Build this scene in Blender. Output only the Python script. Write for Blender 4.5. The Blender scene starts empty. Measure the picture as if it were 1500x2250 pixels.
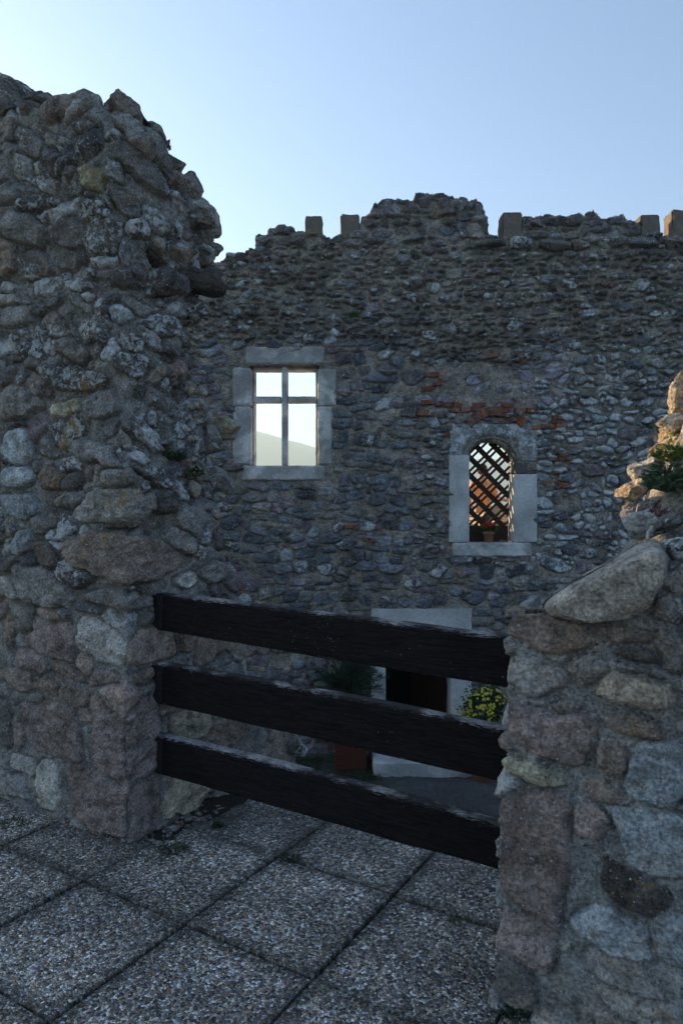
import bpy, math, random
import numpy as np
from mathutils import Vector
R = math.radians
scene = bpy.context.scene
COL = scene.collection

# ------------------------------------------------------------------ camera
cd = bpy.data.cameras.new('camera'); cam = bpy.data.objects.new('camera', cd); COL.objects.link(cam)
cam.location = (0, 0, 1.6); cam.rotation_euler = (R(90), 0, 0)
cd.sensor_fit = 'VERTICAL'; cd.sensor_height = 36; cd.lens = 24
cd.clip_start = 0.05; cd.clip_end = 20000
scene.camera = cam
scene.render.resolution_x = 682; scene.render.resolution_y = 1024
F = 1500.0; EYE = 1.6
def px(x, y, d):
    return Vector(((x - 750) / F * d, d, EYE - (y - 1125) / F * d))

# ------------------------------------------------------------------ sky, sun, exposure
SUN_AZ, SUN_EL = -50.0, 19.4          # azimuth from +Y (view axis), negative = left
w = bpy.data.worlds.new('World'); scene.world = w; w.use_nodes = True
nt = w.node_tree; nt.nodes.clear()
o_ = nt.nodes.new('ShaderNodeOutputWorld'); bg = nt.nodes.new('ShaderNodeBackground')
sky = nt.nodes.new('ShaderNodeTexSky'); sky.sky_type = 'NISHITA'; sky.sun_disc = False
sky.sun_elevation = R(SUN_EL); sky.sun_rotation = R(SUN_AZ)
sky.air_density = 1.0; sky.dust_density = 0.6; sky.ozone_density = 3.4; sky.altitude = 300
bg.inputs['Strength'].default_value = 0.092
nt.links.new(sky.outputs[0], bg.inputs['Color']); nt.links.new(bg.outputs[0], o_.inputs[0])
sl = bpy.data.lights.new('sun', 'SUN'); sl.energy = 5.0; sl.angle = R(0.5); sl.color = (1.0, 0.72, 0.42)
so = bpy.data.objects.new('sun', sl); COL.objects.link(so)
sd = Vector((math.sin(R(SUN_AZ)) * math.cos(R(SUN_EL)), math.cos(R(SUN_AZ)) * math.cos(R(SUN_EL)), math.sin(R(SUN_EL))))
so.rotation_euler = sd.to_track_quat('Z', 'Y').to_euler(); so.location = (-20, 20, 20)
vs = scene.view_settings
vs.view_transform = 'Standard'; vs.look = 'None'; vs.exposure = 1.55; vs.gamma = 1; vs.use_curve_mapping = False

# ------------------------------------------------------------------ helpers
rng = np.random.default_rng(7)
random.seed(7)

def tag(o, label=None, cat=None, group=None, kind=None):
    if label: o['label'] = label
    if cat: o['category'] = cat
    if group: o['group'] = group
    if kind: o['kind'] = kind
    return o
def empty(name, loc, label, cat, group=None):
    o = bpy.data.objects.new(name, None); COL.objects.link(o); o.location = loc
    o.empty_display_size = 0.1
    return tag(o, label, cat, group)

def hash3(ix, iy, iz, seed):
    h = (ix.astype(np.int64) * 374761393 + iy.astype(np.int64) * 668265263 + iz.astype(np.int64) * 2147483647 + seed * 974634777) & 0xffffffff
    h = ((h ^ (h >> 13)) * 1274126177) & 0xffffffff
    h = ((h ^ (h >> 16)) * 2246822519) & 0xffffffff
    h = h ^ (h >> 15)
    return (h & 0xffffff) / float(0xffffff)
def vnoise(x, y, z=0.0, seed=0):
    x, y, z = np.broadcast_arrays(np.asarray(x, float), np.asarray(y, float), np.asarray(z, float))
    ix, iy, iz = np.floor(x), np.floor(y), np.floor(z)
    fx, fy, fz = x - ix, y - iy, z - iz
    fx = fx * fx * (3 - 2 * fx); fy = fy * fy * (3 - 2 * fy); fz = fz * fz * (3 - 2 * fz)
    ix = ix.astype(int); iy = iy.astype(int); iz = iz.astype(int)
    r = 0
    for dx in (0, 1):
        for dy in (0, 1):
            for dz in (0, 1):
                wgt = (fx if dx else 1 - fx) * (fy if dy else 1 - fy) * (fz if dz else 1 - fz)
                r = r + wgt * hash3(ix + dx, iy + dy, iz + dz, seed)
    return r * 2 - 1
def fbm(x, y, z=0.0, seed=0, octv=4, gain=0.5):
    r = 0; a = 1.0; t = 0
    for k in range(octv):
        r = r + a * vnoise(x * 2 ** k + 13.7 * k, y * 2 ** k + 5.1 * k, np.asarray(z) * 2 ** k + 3.3 * k, seed + k)
        t += a; a *= gain
    return r / t
def sstep(x, a, b):
    t = np.clip((x - a) / (b - a), 0, 1); return t * t * (3 - 2 * t)

def mesh_np(name, verts, faces, mat, parent=None, attrs=None, smooth=True, link=True):
    """faces: (n,4) or (n,3) int array, or list of polygons"""
    me = bpy.data.meshes.new(name)
    verts = np.asarray(verts, dtype=np.float32)
    if isinstance(faces, np.ndarray):
        n, k = faces.shape
        me.vertices.add(len(verts)); me.vertices.foreach_set('co', verts.ravel())
        me.loops.add(n * k); me.loops.foreach_set('vertex_index', faces.astype(np.int32).ravel())
        me.polygons.add(n); me.polygons.foreach_set('loop_start', np.arange(0, n * k, k, dtype=np.int32))
        me.polygons.foreach_set('loop_total', np.full(n, k, dtype=np.int32))
        me.update(calc_edges=True)
    else:
        me.from_pydata([tuple(v) for v in verts], [], faces)
    if attrs:
        for an, av in attrs.items():
            if av.ndim == 2:
                a = me.color_attributes.new(an, 'FLOAT_COLOR', 'POINT'); a.data.foreach_set('color', av.astype(np.float32).ravel())
            else:
                a = me.attributes.new(an, 'FLOAT', 'POINT'); a.data.foreach_set('value', av.astype(np.float32).ravel())
    me.polygons.foreach_set('use_smooth', np.full(len(me.polygons), smooth, dtype=bool))
    me.validate()
    if mat: me.materials.append(mat)
    o = bpy.data.objects.new(name, me); COL.objects.link(o)
    if parent: o.parent = parent
    return o

# ------------------------------------------------------------------ materials
class NB:
    def __init__(s, name):
        s.m = bpy.data.materials.new(name); s.m.use_nodes = True
        s.t = s.m.node_tree; s.t.nodes.clear()
        s.out = s.n('ShaderNodeOutputMaterial'); s.b = s.n('ShaderNodeBsdfPrincipled')
        s.l(s.b.outputs[0], s.out.inputs[0])
        s.co = s.n('ShaderNodeTexCoord').outputs['Object']
    def n(s, t, **k):
        x = s.t.nodes.new(t)
        for a, v in k.items(): setattr(x, a, v)
        return x
    def l(s, a, b): s.t.links.new(a, b)
    def val(s, inp, v):
        if hasattr(v, 'links') or isinstance(v, bpy.types.NodeSocket): s.l(v, inp)
        else: inp.default_value = v
    def noise(s, scale, detail=4, rough=0.55, dist=0.0, co=None, fac=True):
        x = s.n('ShaderNodeTexNoise'); s.l(co or s.co, x.inputs['Vector'])
        x.inputs['Scale'].default_value = scale; x.inputs['Detail'].default_value = detail
        x.inputs['Roughness'].default_value = rough; x.inputs['Distortion'].default_value = dist
        return x.outputs[0 if fac else 1]
    def vor(s, scale, feat='F1', co=None, rand=1.0, out='Distance'):
        x = s.n('ShaderNodeTexVoronoi', feature=feat); s.l(co or s.co, x.inputs['Vector'])
        x.inputs['Scale'].default_value = scale; x.inputs['Randomness'].default_value = rand
        return x.outputs[out]
    def math(s, op, a, b=0.0, c=0.0, clamp=False):
        x = s.n('ShaderNodeMath', operation=op); x.use_clamp = clamp
        s.val(x.inputs[0], a); s.val(x.inputs[1], b); s.val(x.inputs[2], c); return x.outputs[0]
    def rng(s, v, a, b, c=0.0, d=1.0, smooth=False):
        x = s.n('ShaderNodeMapRange'); x.clamp = True
        if smooth: x.interpolation_type = 'SMOOTHSTEP'
        s.val(x.inputs[0], v)
        for i, q in zip((1, 2, 3, 4), (a, b, c, d)): s.val(x.inputs[i], q)
        return x.outputs[0]
    def mix(s, f, a, b, mode='MIX'):
        x = s.n('ShaderNodeMix', data_type='RGBA', blend_type=mode)
        s.val(x.inputs[0], f)
        for i, v in ((6, a), (7, b)):
            if isinstance(v, (tuple, list)): x.inputs[i].default_value = tuple(v) + ((1,) if len(v) == 3 else ())
            else: s.l(v, x.inputs[i])
        return x.outputs[2]
    def ramp(s, f, stops, interp='LINEAR'):
        x = s.n('ShaderNodeValToRGB'); s.val(x.inputs[0], f); cr = x.color_ramp; cr.interpolation = interp
        while len(cr.elements) < len(stops): cr.elements.new(0.5)
        for e, (p, c) in zip(cr.elements, stops): e.position = p; e.color = tuple(c) + (1,)
        return x.outputs[0]
    def attr(s, name, out=0):
        x = s.n('ShaderNodeAttribute', attribute_name=name); return x.outputs[out]
    def mul(s, col, fac):
        x = s.n('ShaderNodeVectorMath', operation='SCALE'); s.l(col, x.inputs[0]); s.val(x.inputs[3], fac); return x.outputs[0]
    def bump(s, h, dist=0.01, strength=1.0, prev=None):
        x = s.n('ShaderNodeBump'); s.val(x.inputs['Height'], h)
        x.inputs['Distance'].default_value = dist; x.inputs['Strength'].default_value = strength
        if prev is not None: s.l(prev, x.inputs['Normal'])
        return x.outputs[0]
    def done(s, col, rough=0.9, normal=None, spec=0.3):
        s.val(s.b.inputs['Base Color'], col if not isinstance(col, tuple) else tuple(col) + (1,))
        s.val(s.b.inputs['Roughness'], rough)
        s.b.inputs['Specular IOR Level'].default_value = spec
        if normal is not None: s.l(normal, s.b.inputs['Normal'])
        return s.m

def masonry(name, near=True):
    b = NB(name)
    col = b.attr('col'); st = b.attr('col', 3)      # colour socket, alpha = stone mask
    lw = b.attr('lw', 2); lo = b.attr('lo', 2)
    k = 1.0 if near else 0.45
    n1 = b.noise(14 * k, 6, 0.65); n2 = b.noise(90 * k, 5, 0.7); n3 = b.noise(3.0, 3)
    c = b.mul(col, b.rng(n1, 0.27, 0.73, 0.75, 3.3))
    c = b.mul(c, b.rng(n2, 0.28, 0.72, 0.32, 1.95))
    c = b.mul(c, b.rng(n3, 0.3, 0.7, 0.8, 1.2))
    # hue drift: rusty / bluish staining
    c = b.mix(b.rng(b.noise(5, 5, 0.6), 0.52, 0.72, 0, 0.45), c, b.mul(b.mix(1.0, c, (1.25, 0.95, 0.7), 'MULTIPLY'), 1.0))
    # grit: pale grains in mortar and stone
    v = b.vor(190 * k, 'F1'); vc = b.vor(190 * k, 'F1', out='Color')
    sep = b.n('ShaderNodeSeparateColor'); b.l(vc, sep.inputs[0])
    grit = b.math('MULTIPLY', b.rng(v, 0.25, 0.36, 1, 0), b.rng(sep.outputs[0], 0.80, 0.86, 0, 1))
    grit = b.math('MULTIPLY', grit, b.rng(st, 0.0, 1.0, 0.8, 0.35))
    c = b.mix(grit, c, (0.34, 0.33, 0.31))
    fk = b.noise(150 * k, 3, .7); fk2 = b.noise(70 * k, 4, .75)
    pale = b.math('MULTIPLY', b.rng(fk, .585, .65, 0, 1), b.rng(st, 0, 1, .85, .30))
    c = b.mix(pale, c, (0.50, 0.49, 0.46))
    c = b.mul(c, b.rng(fk2, .33, .45, .45, 1.0))
    # black algae staining
    al = b.rng(b.noise(7 * k, 6, 0.7, 0.4), 0.53, 0.64, 0, 0.75)
    c = b.mix(al, c, b.mul(c, 0.30))
    # pale crusty lichen
    ln = b.noise(38 * k, 8, 0.75, 0.3); lbig = b.noise(4.5, 3)
    lth = b.math('SUBTRACT', 0.785, b.math('MULTIPLY', lw, 0.20))
    lsum = b.math('ADD', b.math('MULTIPLY', ln, 0.72), b.math('MULTIPLY', lbig, 0.42))
    lich = b.rng(b.math('SUBTRACT', lsum, lth), -0.005, 0.02, 0, 0.9)
    c = b.mix(lich, c, b.mix(b.rng(b.noise(60 * k, 3), 0.35, 0.65), (0.42, 0.45, 0.46), (0.80, 0.81, 0.78)))
    # small round lichen discs
    v2 = b.vor(60 * k, 'F1'); v2c = b.vor(60 * k, 'F1', out='Color')
    s2 = b.n('ShaderNodeSeparateColor'); b.l(v2c, s2.inputs[0])
    disc = b.math('MULTIPLY', b.rng(b.math('ADD', v2, b.math('MULTIPLY', b.noise(150 * k, 2), 0.30)), 0.30, 0.38, 1, 0),
                  b.rng(b.math('ADD', s2.outputs[1], b.math('MULTIPLY', lw, 0.22)), 0.83, 0.88, 0, 0.85))
    c = b.mix(disc, c, (0.58, 0.59, 0.56))
    # ochre lichen
    on = b.noise(22 * k, 7, 0.7, 0.6); ob = b.noise(3.3, 3)
    osum = b.math('ADD', b.math('MULTIPLY', on, 0.65), b.math('MULTIPLY', ob, 0.45))
    oth = b.math('SUBTRACT', 0.79, b.math('MULTIPLY', lo, 0.24))
    och = b.rng(b.math('SUBTRACT', osum, oth), -0.01, 0.05, 0, 0.8)
    c = b.mix(och, c, b.mix(b.noise(70, 3), (0.34, 0.17, 0.035), (0.32, 0.25, 0.08)))
    h = b.math('ADD', b.math('MULTIPLY', n1, 0.9), b.math('MULTIPLY', n2, 0.35))
    h = b.math('ADD', h, b.math('MULTIPLY', lich, 0.12))
    h = b.math('ADD', h, b.math('MULTIPLY', grit, 0.25))
    nm = b.bump(h, 0.042 if near else 0.05, 1.0)
    return b.done(c, 0.93, nm, 0.15)
M_NEAR = masonry('rubble_masonry_near', True)
M_FAR = masonry('rubble_masonry_far', False)

def simple_mat(name, col, rough=0.8, var=0.25, scale=20, bump=0.004, spec=0.3, bs=60):
    b = NB(name)
    c = b.mix(b.noise(scale, 6, 0.6), tuple(x * (1 - var) for x in col), tuple(x * (1 + var) for x in col))
    return b.done(c, rough, b.bump(b.noise(bs, 5, 0.65), bump), spec)

def cast_stone(name, base, dark):
    """dressed window stone: pale, speckled, with old grey patches"""
    b = NB(name)
    patch = b.rng(b.noise(2.6, 4, 0.6, 0.3), 0.44, 0.54, 0, 1)
    c = b.mix(patch, base, dark)
    c = b.mul(c, b.rng(b.noise(30, 6, 0.7), 0.25, 0.75, 0.72, 1.28))
    v = b.vor(70, 'F1'); sp = b.math('MULTIPLY', b.rng(v, 0.18, 0.3, 1, 0), b.rng(b.noise(9, 2), 0.4, 0.6, 0.2, 0.8))
    c = b.mix(sp, c, b.mul(c, 0.45))
    c = b.mul(c, b.rng(b.noise(2.2, 4), 0.35, 0.65, 0.78, 1.2))
    c = b.mix(b.rng(b.noise(12, 6, .7), .58, .66, 0, .35), c, dark)
    return b.done(c, 0.9, b.bump(b.noise(70, 5, 0.7), 0.008), 0.2)
M_OLDSTONE = cast_stone('dressed_stone_old', (0.62, 0.60, 0.56), (0.38, 0.365, 0.34))
M_NEWSTONE = cast_stone('dressed_stone_new', (0.60, 0.59, 0.565), (0.53, 0.52, 0.495))
M_MERLON = simple_mat('merlon_concrete', (0.20, 0.165, 0.13), 0.95, 0.45, 22, 0.012, 0.1)
# ------------------------------------------------------------------ stone layout in wall coordinates
def field(us, ss, stones, seed=0, warp=0.02, wscale=7.0, gap=0.006, bevel=0.018, mort=(0.16, 0.145, 0.125), rough=0.006, facet=1.0, crack=0.03, crw=0.010, mlw=None):
    """us, ss: uniform 1-D coordinates; stones: rows (cu,cs,a,b,ang,prot,r,g,b,lw,lo,power). Returns height, colour, lichen"""
    du = us[1] - us[0]; ds = ss[1] - ss[0]
    U, S = np.meshgrid(us, ss)                       # rows = s
    wu = U + warp * fbm(U * wscale, S * wscale, seed=seed + 1, octv=5, gain=.62)
    wv = S + warp * fbm(U * wscale, S * wscale, seed=seed + 9, octv=5, gain=.62)
    E1 = np.full(U.shape, 9.0); E2 = np.full(U.shape, 9.0); ID = np.full(U.shape, -1, int)
    LX = np.zeros(U.shape); LY = np.zeros(U.shape)
    for i, t in enumerate(stones):
        cu, cs, a, b, ang, pw = t[0], t[1], t[2], t[3], t[4], t[11]
        rad = max(a, b) * 1.45 + warp
        j0 = int((cu - rad - us[0]) / du); j1 = int((cu + rad - us[0]) / du) + 2
        i0 = int((cs - rad - ss[0]) / ds); i1 = int((cs + rad - ss[0]) / ds) + 2
        j0 = max(j0, 0); i0 = max(i0, 0); j1 = min(j1, len(us)); i1 = min(i1, len(ss))
        if j0 >= j1 or i0 >= i1: continue
        x = wu[i0:i1, j0:j1] - cu; y = wv[i0:i1, j0:j1] - cs
        ca, sa = math.cos(ang), math.sin(ang)
        X = (x * ca + y * sa) / a; Y = (-x * sa + y * ca) / b
        # irregular polygon-ish outline
        rp = random.Random(i * 31 + seed); nk = rp.choice((4, 5, 5, 6, 6, 7)) if pw < 4.5 else 4
        a0 = rp.uniform(0, 6.28) if nk != 4 else rp.gauss(0, .10); acc = 0
        for q in range(nk):
            th = a0 + q * 2 * math.pi / nk + rp.gauss(0, .55 / nk)
            rk = (rp.uniform(.74, 1.04) if nk > 4 else rp.uniform(.84, 1.0)) * (1.0 if nk > 4 else .96)
            acc = acc + np.maximum(0, (X * math.cos(th) + Y * math.sin(th)) / rk) ** 9
        d = 0.92 * acc ** (1 / 9) + 0.08 * np.sqrt(X * X + Y * Y)
        e = (d - 1) * min(a, b)
        s1 = E1[i0:i1, j0:j1]; s2 = E2[i0:i1, j0:j1]; idd = ID[i0:i1, j0:j1]
        lx = LX[i0:i1, j0:j1]; ly = LY[i0:i1, j0:j1]
        m = e < s1
        s2[...] = np.where(m, s1, np.minimum(s2, e)); s1[...] = np.where(m, e, s1)
        idd[...] = np.where(m, i, idd); lx[...] = np.where(m, X, lx); ly[...] = np.where(m, Y, ly)
    m = np.minimum(-E1, (E2 - E1) / 2 - gap)
    A = np.array(stones)
    A = np.vstack([A, np.array([0] * 12)]); A[-1, 6:9] = mort
    ids = np.where(ID < 0, len(A) - 1, ID)
    prot = A[ids, 5]
    rs = np.random.default_rng(seed + 5)
    G = rs.uniform(-1, 1, (len(A), 14))
    dome = 1 - (1 - np.clip(m / bevel, 0, 1)) ** 2.2
    tilt = (G[ids, 0] * LX + G[ids, 1] * LY) * 0.34
    cut = 0
    for q in range(2):
        th = G[ids, 2 + q] * math.pi + q * 2.1
        cc = 0.22 + 0.45 * np.abs(G[ids, 6 + q])
        cut = cut + np.maximum(0, LX * np.cos(th) + LY * np.sin(th) - cc) * (0.5 + 0.7 * np.abs(G[ids, 9 + q]))
    stoneh = prot * (0.55 + 0.45 * dome) * (1 + (tilt - 0.45 * cut) * facet)
    n_hi = fbm(U * 24, S * 24, seed=seed + 21, octv=4, gain=0.7)
    n_lo = fbm(U * 5, S * 5, seed=seed + 31, octv=3)
    strat = fbm(U * 10 + G[ids, 12] * 9, S * 30 + U * 9 * G[ids, 13], seed=seed + 41, octv=4, gain=.6)     # bedding ridges
    stoneh = stoneh + rough * (1.1 * n_hi + 1.6 * strat * (0.4 + np.abs(G[ids, 13])))
    mh = 0.010 * n_lo + rough * 1.5 * n_hi
    msk = sstep(m + 0.003 * n_hi, -0.002, 0.004)
    # mortar smeared over stones in places
    sm = sstep(fbm(U * 8, S * 8, seed=seed + 51, octv=4), 0.36, 0.46) * (np.abs(prot) < 0.045)
    msk2 = msk * (1 - 0.75 * sm * (m < bevel * 1.5))
    H = np.where(prot < 0, (1 - dome) * mh + dome * prot, mh * (1 - msk) + np.maximum(stoneh, mh * 0.5) * msk)
    H = H - 0.006 * sm * msk
    H = H - crack * np.exp(-np.abs(m) / crw) * sstep(n_lo + .7 * n_hi, -.30, .15)
    sc = A[ids, 6:9] * (0.85 + 0.55 * np.abs(G[ids, 11]))[..., None] * (1 + 0.12 * strat[..., None] + 0.18 * n_lo[..., None])
    mc = np.array(mort) * (1 + 0.15 * n_lo[..., None] + 0.12 * n_hi[..., None])
    C = mc * (1 - msk2[..., None]) + sc * msk2[..., None]
    col = np.concatenate([np.clip(C, 0.01, 1), msk2[..., None]], -1)
    lw = (0.35 if mlw is None else mlw(U, S)) * (1 - msk) + (A[ids, 9] + (0 if mlw is None else .3 * mlw(U, S))) * msk; lo = 0.2 * (1 - msk) + A[ids, 10] * msk
    lo = .55 * lo + 1.0 * sstep(fbm(U * 2.6, S * 2.6, seed=seed + 61, octv=4), .12, .40) * .45
    lo = np.minimum(lo * 1.15, .93)
    return U, S, H, col, lw, lo

PAL_DARK = [(0.070, 0.066, 0.066), (0.085, 0.078, 0.074), (0.060, 0.058, 0.062), (0.10, 0.088, 0.080), (0.078, 0.066, 0.066)]
PAL_BLUE = [(0.105, 0.112, 0.120), (0.088, 0.095, 0.105), (0.13, 0.135, 0.14), (0.11, 0.093, 0.10), (0.115, 0.108, 0.098), (0.062, 0.066, 0.074)]
PAL_NEAR = [(0.16, 0.145, 0.125), (0.13, 0.12, 0.108), (0.18, 0.17, 0.15), (0.12, 0.098, 0.085), (0.155, 0.155, 0.15), (0.175, 0.135, 0.115)]
def scatter(u0, u1, s0, s1, w_, h_, pal, lw, lo, prot, seed, keep=lambda u, s: True, fill=0.9, pw=(2.3, 4.0), ang=0.12, infl=1.0):
    rs = random.Random(seed); out = []
    s = s0
    while s < s1:
        hh = h_ * rs.uniform(0.65, 1.4); u = u0 + rs.uniform(-w_, 0)
        while u < u1:
            ww = w_ * rs.uniform(0.4, 1.8)
            if rs.random() < fill:
                cu = u + ww / 2; cs = s + hh / 2 + rs.uniform(-.42, .42) * hh
                if keep(cu, cs):
                    c = rs.choice(pal); g = rs.uniform(0.75, 1.3)
                    b_ = hh / 2 * rs.uniform(0.7, 1.08)
                    out.append([cu, cs, ww / 2 * rs.uniform(.8, 1.0) * infl, b_ * infl, rs.gauss(0, ang), prot * rs.uniform(0.4, 1.5),
                                c[0] * g, c[1] * g, c[2] * g, rs.uniform(*lw), rs.uniform(*lo), rs.uniform(*pw)])
            u += ww
        s += hh
    return out

def grid_faces(nr, nc, mask=None):
    idx = np.arange(nr * nc).reshape(nr, nc)
    f = np.stack([idx[:-1, :-1], idx[:-1, 1:], idx[1:, 1:], idx[1:, :-1]], -1)
    if mask is not None: f = f[mask]
    return f.reshape(-1, 4)
def compact(v, f, attrs):
    used = np.unique(f); remap = np.full(len(v), -1, int); remap[used] = np.arange(len(used))
    return v[used], remap[f], {k: a[used] for k, a in attrs.items()}

# ------------------------------------------------------------------ rocks
def ico(sub):
    import bmesh
    bm = bmesh.new(); bmesh.ops.create_icosphere(bm, subdivisions=sub, radius=1.0)
    v = np.array([x.co[:] for x in bm.verts]); f = np.array([[q.index for q in p.verts] for p in bm.faces]); bm.free(); return v, f
ICO = {k: ico(k) for k in (3, 4, 5)}
def rock(name, c, dims, parent, tint, seed, yaw=0.0, roll=0.0, lw=0.5, lo=0.3, sub=5, cuts=15, mat=None, cutr=(0.50, 0.88), rough=0.045, label=None):
    """broken stone: a ball flattened by random planes, then roughened"""
    rs = np.random.default_rng(seed); v, f = ICO[sub]; v = v.copy()
    v = np.sign(v) * np.abs(v) ** 0.75 * 1.05
    for _ in range(cuts):
        n = rs.normal(size=3); n /= np.linalg.norm(n); d = rs.uniform(*cutr)
        over = np.maximum(0, v @ n - d); v -= np.outer(over * 0.985, n)
    nrm = v / np.linalg.norm(v, axis=1)[:, None]
    D = np.array(dims)
    p = v * D
    k = 1 / max(dims)
    n1 = fbm(p[:, 0] * k * 2.4, p[:, 1] * k * 2.4, p[:, 2] * k * 2.4, seed, 5, 0.68)
    st = fbm(p[:, 0] * k * 2, p[:, 1] * k * 2, p[:, 2] * k * 11, seed + 7, 3)
    p = p + nrm * (n1 * rough * 1.6 + st * rough * 0.6)[:, None] * min(dims) * 2
    cr, sr = math.cos(roll), math.sin(roll)
    p = np.stack([p[:, 0] * cr - p[:, 2] * sr, p[:, 1], p[:, 0] * sr + p[:, 2] * cr], 1)
    cy, sy = math.cos(yaw), math.sin(yaw)
    p = np.stack([p[:, 0] * cy - p[:, 1] * sy, p[:, 0] * sy + p[:, 1] * cy, p[:, 2]], 1)
    col = np.ones((len(p), 4)); col[:, :3] = np.array(tint) * (1 + 0.2 * n1 + 0.12 * st)[:, None]
    p = p + np.array(c)
    o = mesh_np(name, p, f, mat or M_NEAR, parent, {'col': col, 'lw': np.full(len(p), lw), 'lo': np.full(len(p), lo)})
    if label: o['label'] = label
    return o

# ------------------------------------------------------------------ plan directions of terrace and gate
E1 = np.array([0.854, -0.520]); E2 = np.array([0.520, 0.854])
YAW = math.atan2(-0.52, 0.854)
CL = np.array([-1.04, 3.31])            # front corner of the left pier
CR = np.array([0.497, 2.22])            # front corner of the right pier

def build_param_wall(name, pos_fn, us, ss, stones, parent, mat, disp_fn=None, dmin=None, **kw):
    U, S, H, col, lw, lo = field(us, ss, stones, **kw)
    P = pos_fn(U, S)
    du = np.gradient(P, axis=1); ds_ = np.gradient(P, axis=0)
    N = np.cross(du, ds_); N /= np.maximum(np.linalg.norm(N, axis=-1, keepdims=True), 1e-9)
    for _ in range(6):      # soften normals round the corners
        Np = np.pad(N, ((1, 1), (1, 1), (0, 0)), 'edge')
        N = (Np[:-2, 1:-1] + Np[2:, 1:-1] + Np[1:-1, :-2] + Np[1:-1, 2:] + Np[1:-1, 1:-1]) / 5
    N /= np.maximum(np.linalg.norm(N, axis=-1, keepdims=True), 1e-9)
    d = H if disp_fn is None else H + disp_fn(U, S)
    if dmin is not None: d = np.maximum(d, dmin(U, S))
    V = P + N * d[..., None]
    f = grid_faces(len(ss), len(us))
    return mesh_np(name, V.reshape(-1, 3), f, mat, parent, {'col': col.reshape(-1, 4), 'lw': lw.ravel(), 'lo': lo.ravel()}), P

def trace_to_wall(P, us, ss, items, pk=0.62, valid=None):
    """items in photo pixels -> stones in wall coordinates (centre and true size on the wall)"""
    X = P[..., 0] / P[..., 1] * F + 750; Y = 1125 - (P[..., 2] - EYE) / P[..., 1] * F
    out = []
    for it in items:
        x, y, hw, hh, ang, prot, c, lw, lo = it[:9]; pw = it[9] if len(it) > 9 else 3.0
        D = (X - x) ** 2 + (Y - y) ** 2
        i, j = np.unravel_index(np.argmin(np.where((P[..., 1] > 0.5) & valid, D, 1e9)), D.shape)
        j2 = min(max(j, 3), len(us) - 4); i2 = min(max(i, 3), len(ss) - 4)
        kx = abs(X[i2, j2 + 3] - X[i2, j2 - 3]) / abs(us[j2 + 3] - us[j2 - 3])
        ky = abs(Y[i2 + 3, j2] - Y[i2 - 3, j2]) / abs(ss[i2 + 3] - ss[i2 - 3])
        kx = max(kx, 150.0); ky = max(ky, 200.0)
        out.append([us[j], ss[i], hw / kx * 1.13, hh / ky * 1.15, math.radians(-ang), prot * (pk if prot > 0 else 1) * (1 if y < 1340 or prot < 0 else .6), c[0], c[1], c[2], lw, lo, pw])
    return out
def fill_around(traced, extra, tol=0.95):
    keep = []
    T = np.array(traced)
    for e in extra:
        x = e[0] - T[:, 0]; y = e[1] - T[:, 1]; ca, sa = np.cos(T[:, 4]), np.sin(T[:, 4])
        d = np.sqrt(((x * ca + y * sa) / (T[:, 2] + e[2] * .55)) ** 2 + ((-x * sa + y * ca) / (T[:, 3] + e[3] * .55)) ** 2)
        if d.min() > tol: keep.append(e)
    return traced + keep

G_ = (0.135, 0.128, 0.118); DK = (0.085, 0.078, 0.072); BR = (0.125, 0.10, 0.082); PK = (0.135, 0.108, 0.096)
BL = (0.15, 0.165, 0.17); TN = (0.20, 0.17, 0.13); LT = (0.20, 0.19, 0.17); OL = (0.17, 0.155, 0.11); BK = (0.05, 0.046, 0.044)

# ================================================================== LEFT RUINED WALL
left = empty('ruined_wall', (CL[0], CL[1], 0), 'tall broken rubble wall of grey field stones rising on the left of the wooden barrier', 'wall')
left_inv = Vector(left.location)
def H_left(p):
    return .045 * vnoise(p * 5.5, 0.3, 0, 12) + .03 * vnoise(p * 14, 0.3, 0, 13) + np.interp(p, [-2.8, -1.3, -1.04, -0.8, -0.476, -0.126, 0.0, 0.2, 0.4, 0.6, 0.8, 1.6],
                     [4.9, 4.2, 3.98, 3.78, 3.73, 3.60, 3.60, 3.47, 3.35, 3.29, 3.26, 3.3])
def L_left(z):
    return np.interp(z, [-2, 0.2, 0.42, 0.55, 0.62, 0.9, 1.1, 1.28, 1.5, 1.65, 1.79, 1.95, 2.05, 2.15, 2.3, 2.6, 2.8, 3.0, 3.3, 5],
                     [1.42, 1.42, 1.40, 1.05, 0.90, 0.90, 0.86, 0.74, 0.69, 0.64, 0.68, 0.62, 0.60, 0.56, 0.52, 0.50, 0.54, 0.60, 0.62, 0.6])
def r_left(z): return np.interp(z, [-2, 1.10, 1.35, 2.0, 4], [0.012, 0.015, 0.10, 0.22, 0.26])
def pos_left(U, S):
    Hh = H_left(U); z = np.minimum(S, Hh); wv = np.maximum(S - Hh, 0)
    L = L_left(z) + .09 * sstep(z, 1.2, 1.6) * (1 + .6 * sstep(z, 2.6, 2.9)); r = r_left(z)
    acc = 0
    offs = np.linspace(-1, 1, 7)
    for o in offs:
        p = U + o * r
        a = np.minimum(p, 0); bq = np.clip(p, 0, L); cc = np.maximum(p - L, 0)
        acc = acc + CL + a[..., None] * E1 + bq[..., None] * E2 - cc[..., None] * E1
    xy = acc / len(offs)
    # inward direction for the top
    t1 = sstep(U, -0.15, 0.15)[..., None]; t2 = sstep(U - L, -0.15, 0.15)[..., None]
    inw = (E2 * (1 - t1) - E1 * t1) * (1 - t2) - E2 * t2
    xy = xy + inw * np.minimum(wv, 0.42)[..., None]
    zz = z + 0.08 * np.minimum(wv, 0.42)
    return np.concatenate([xy, zz[..., None]], -1)
DU = 0.0065
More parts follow.
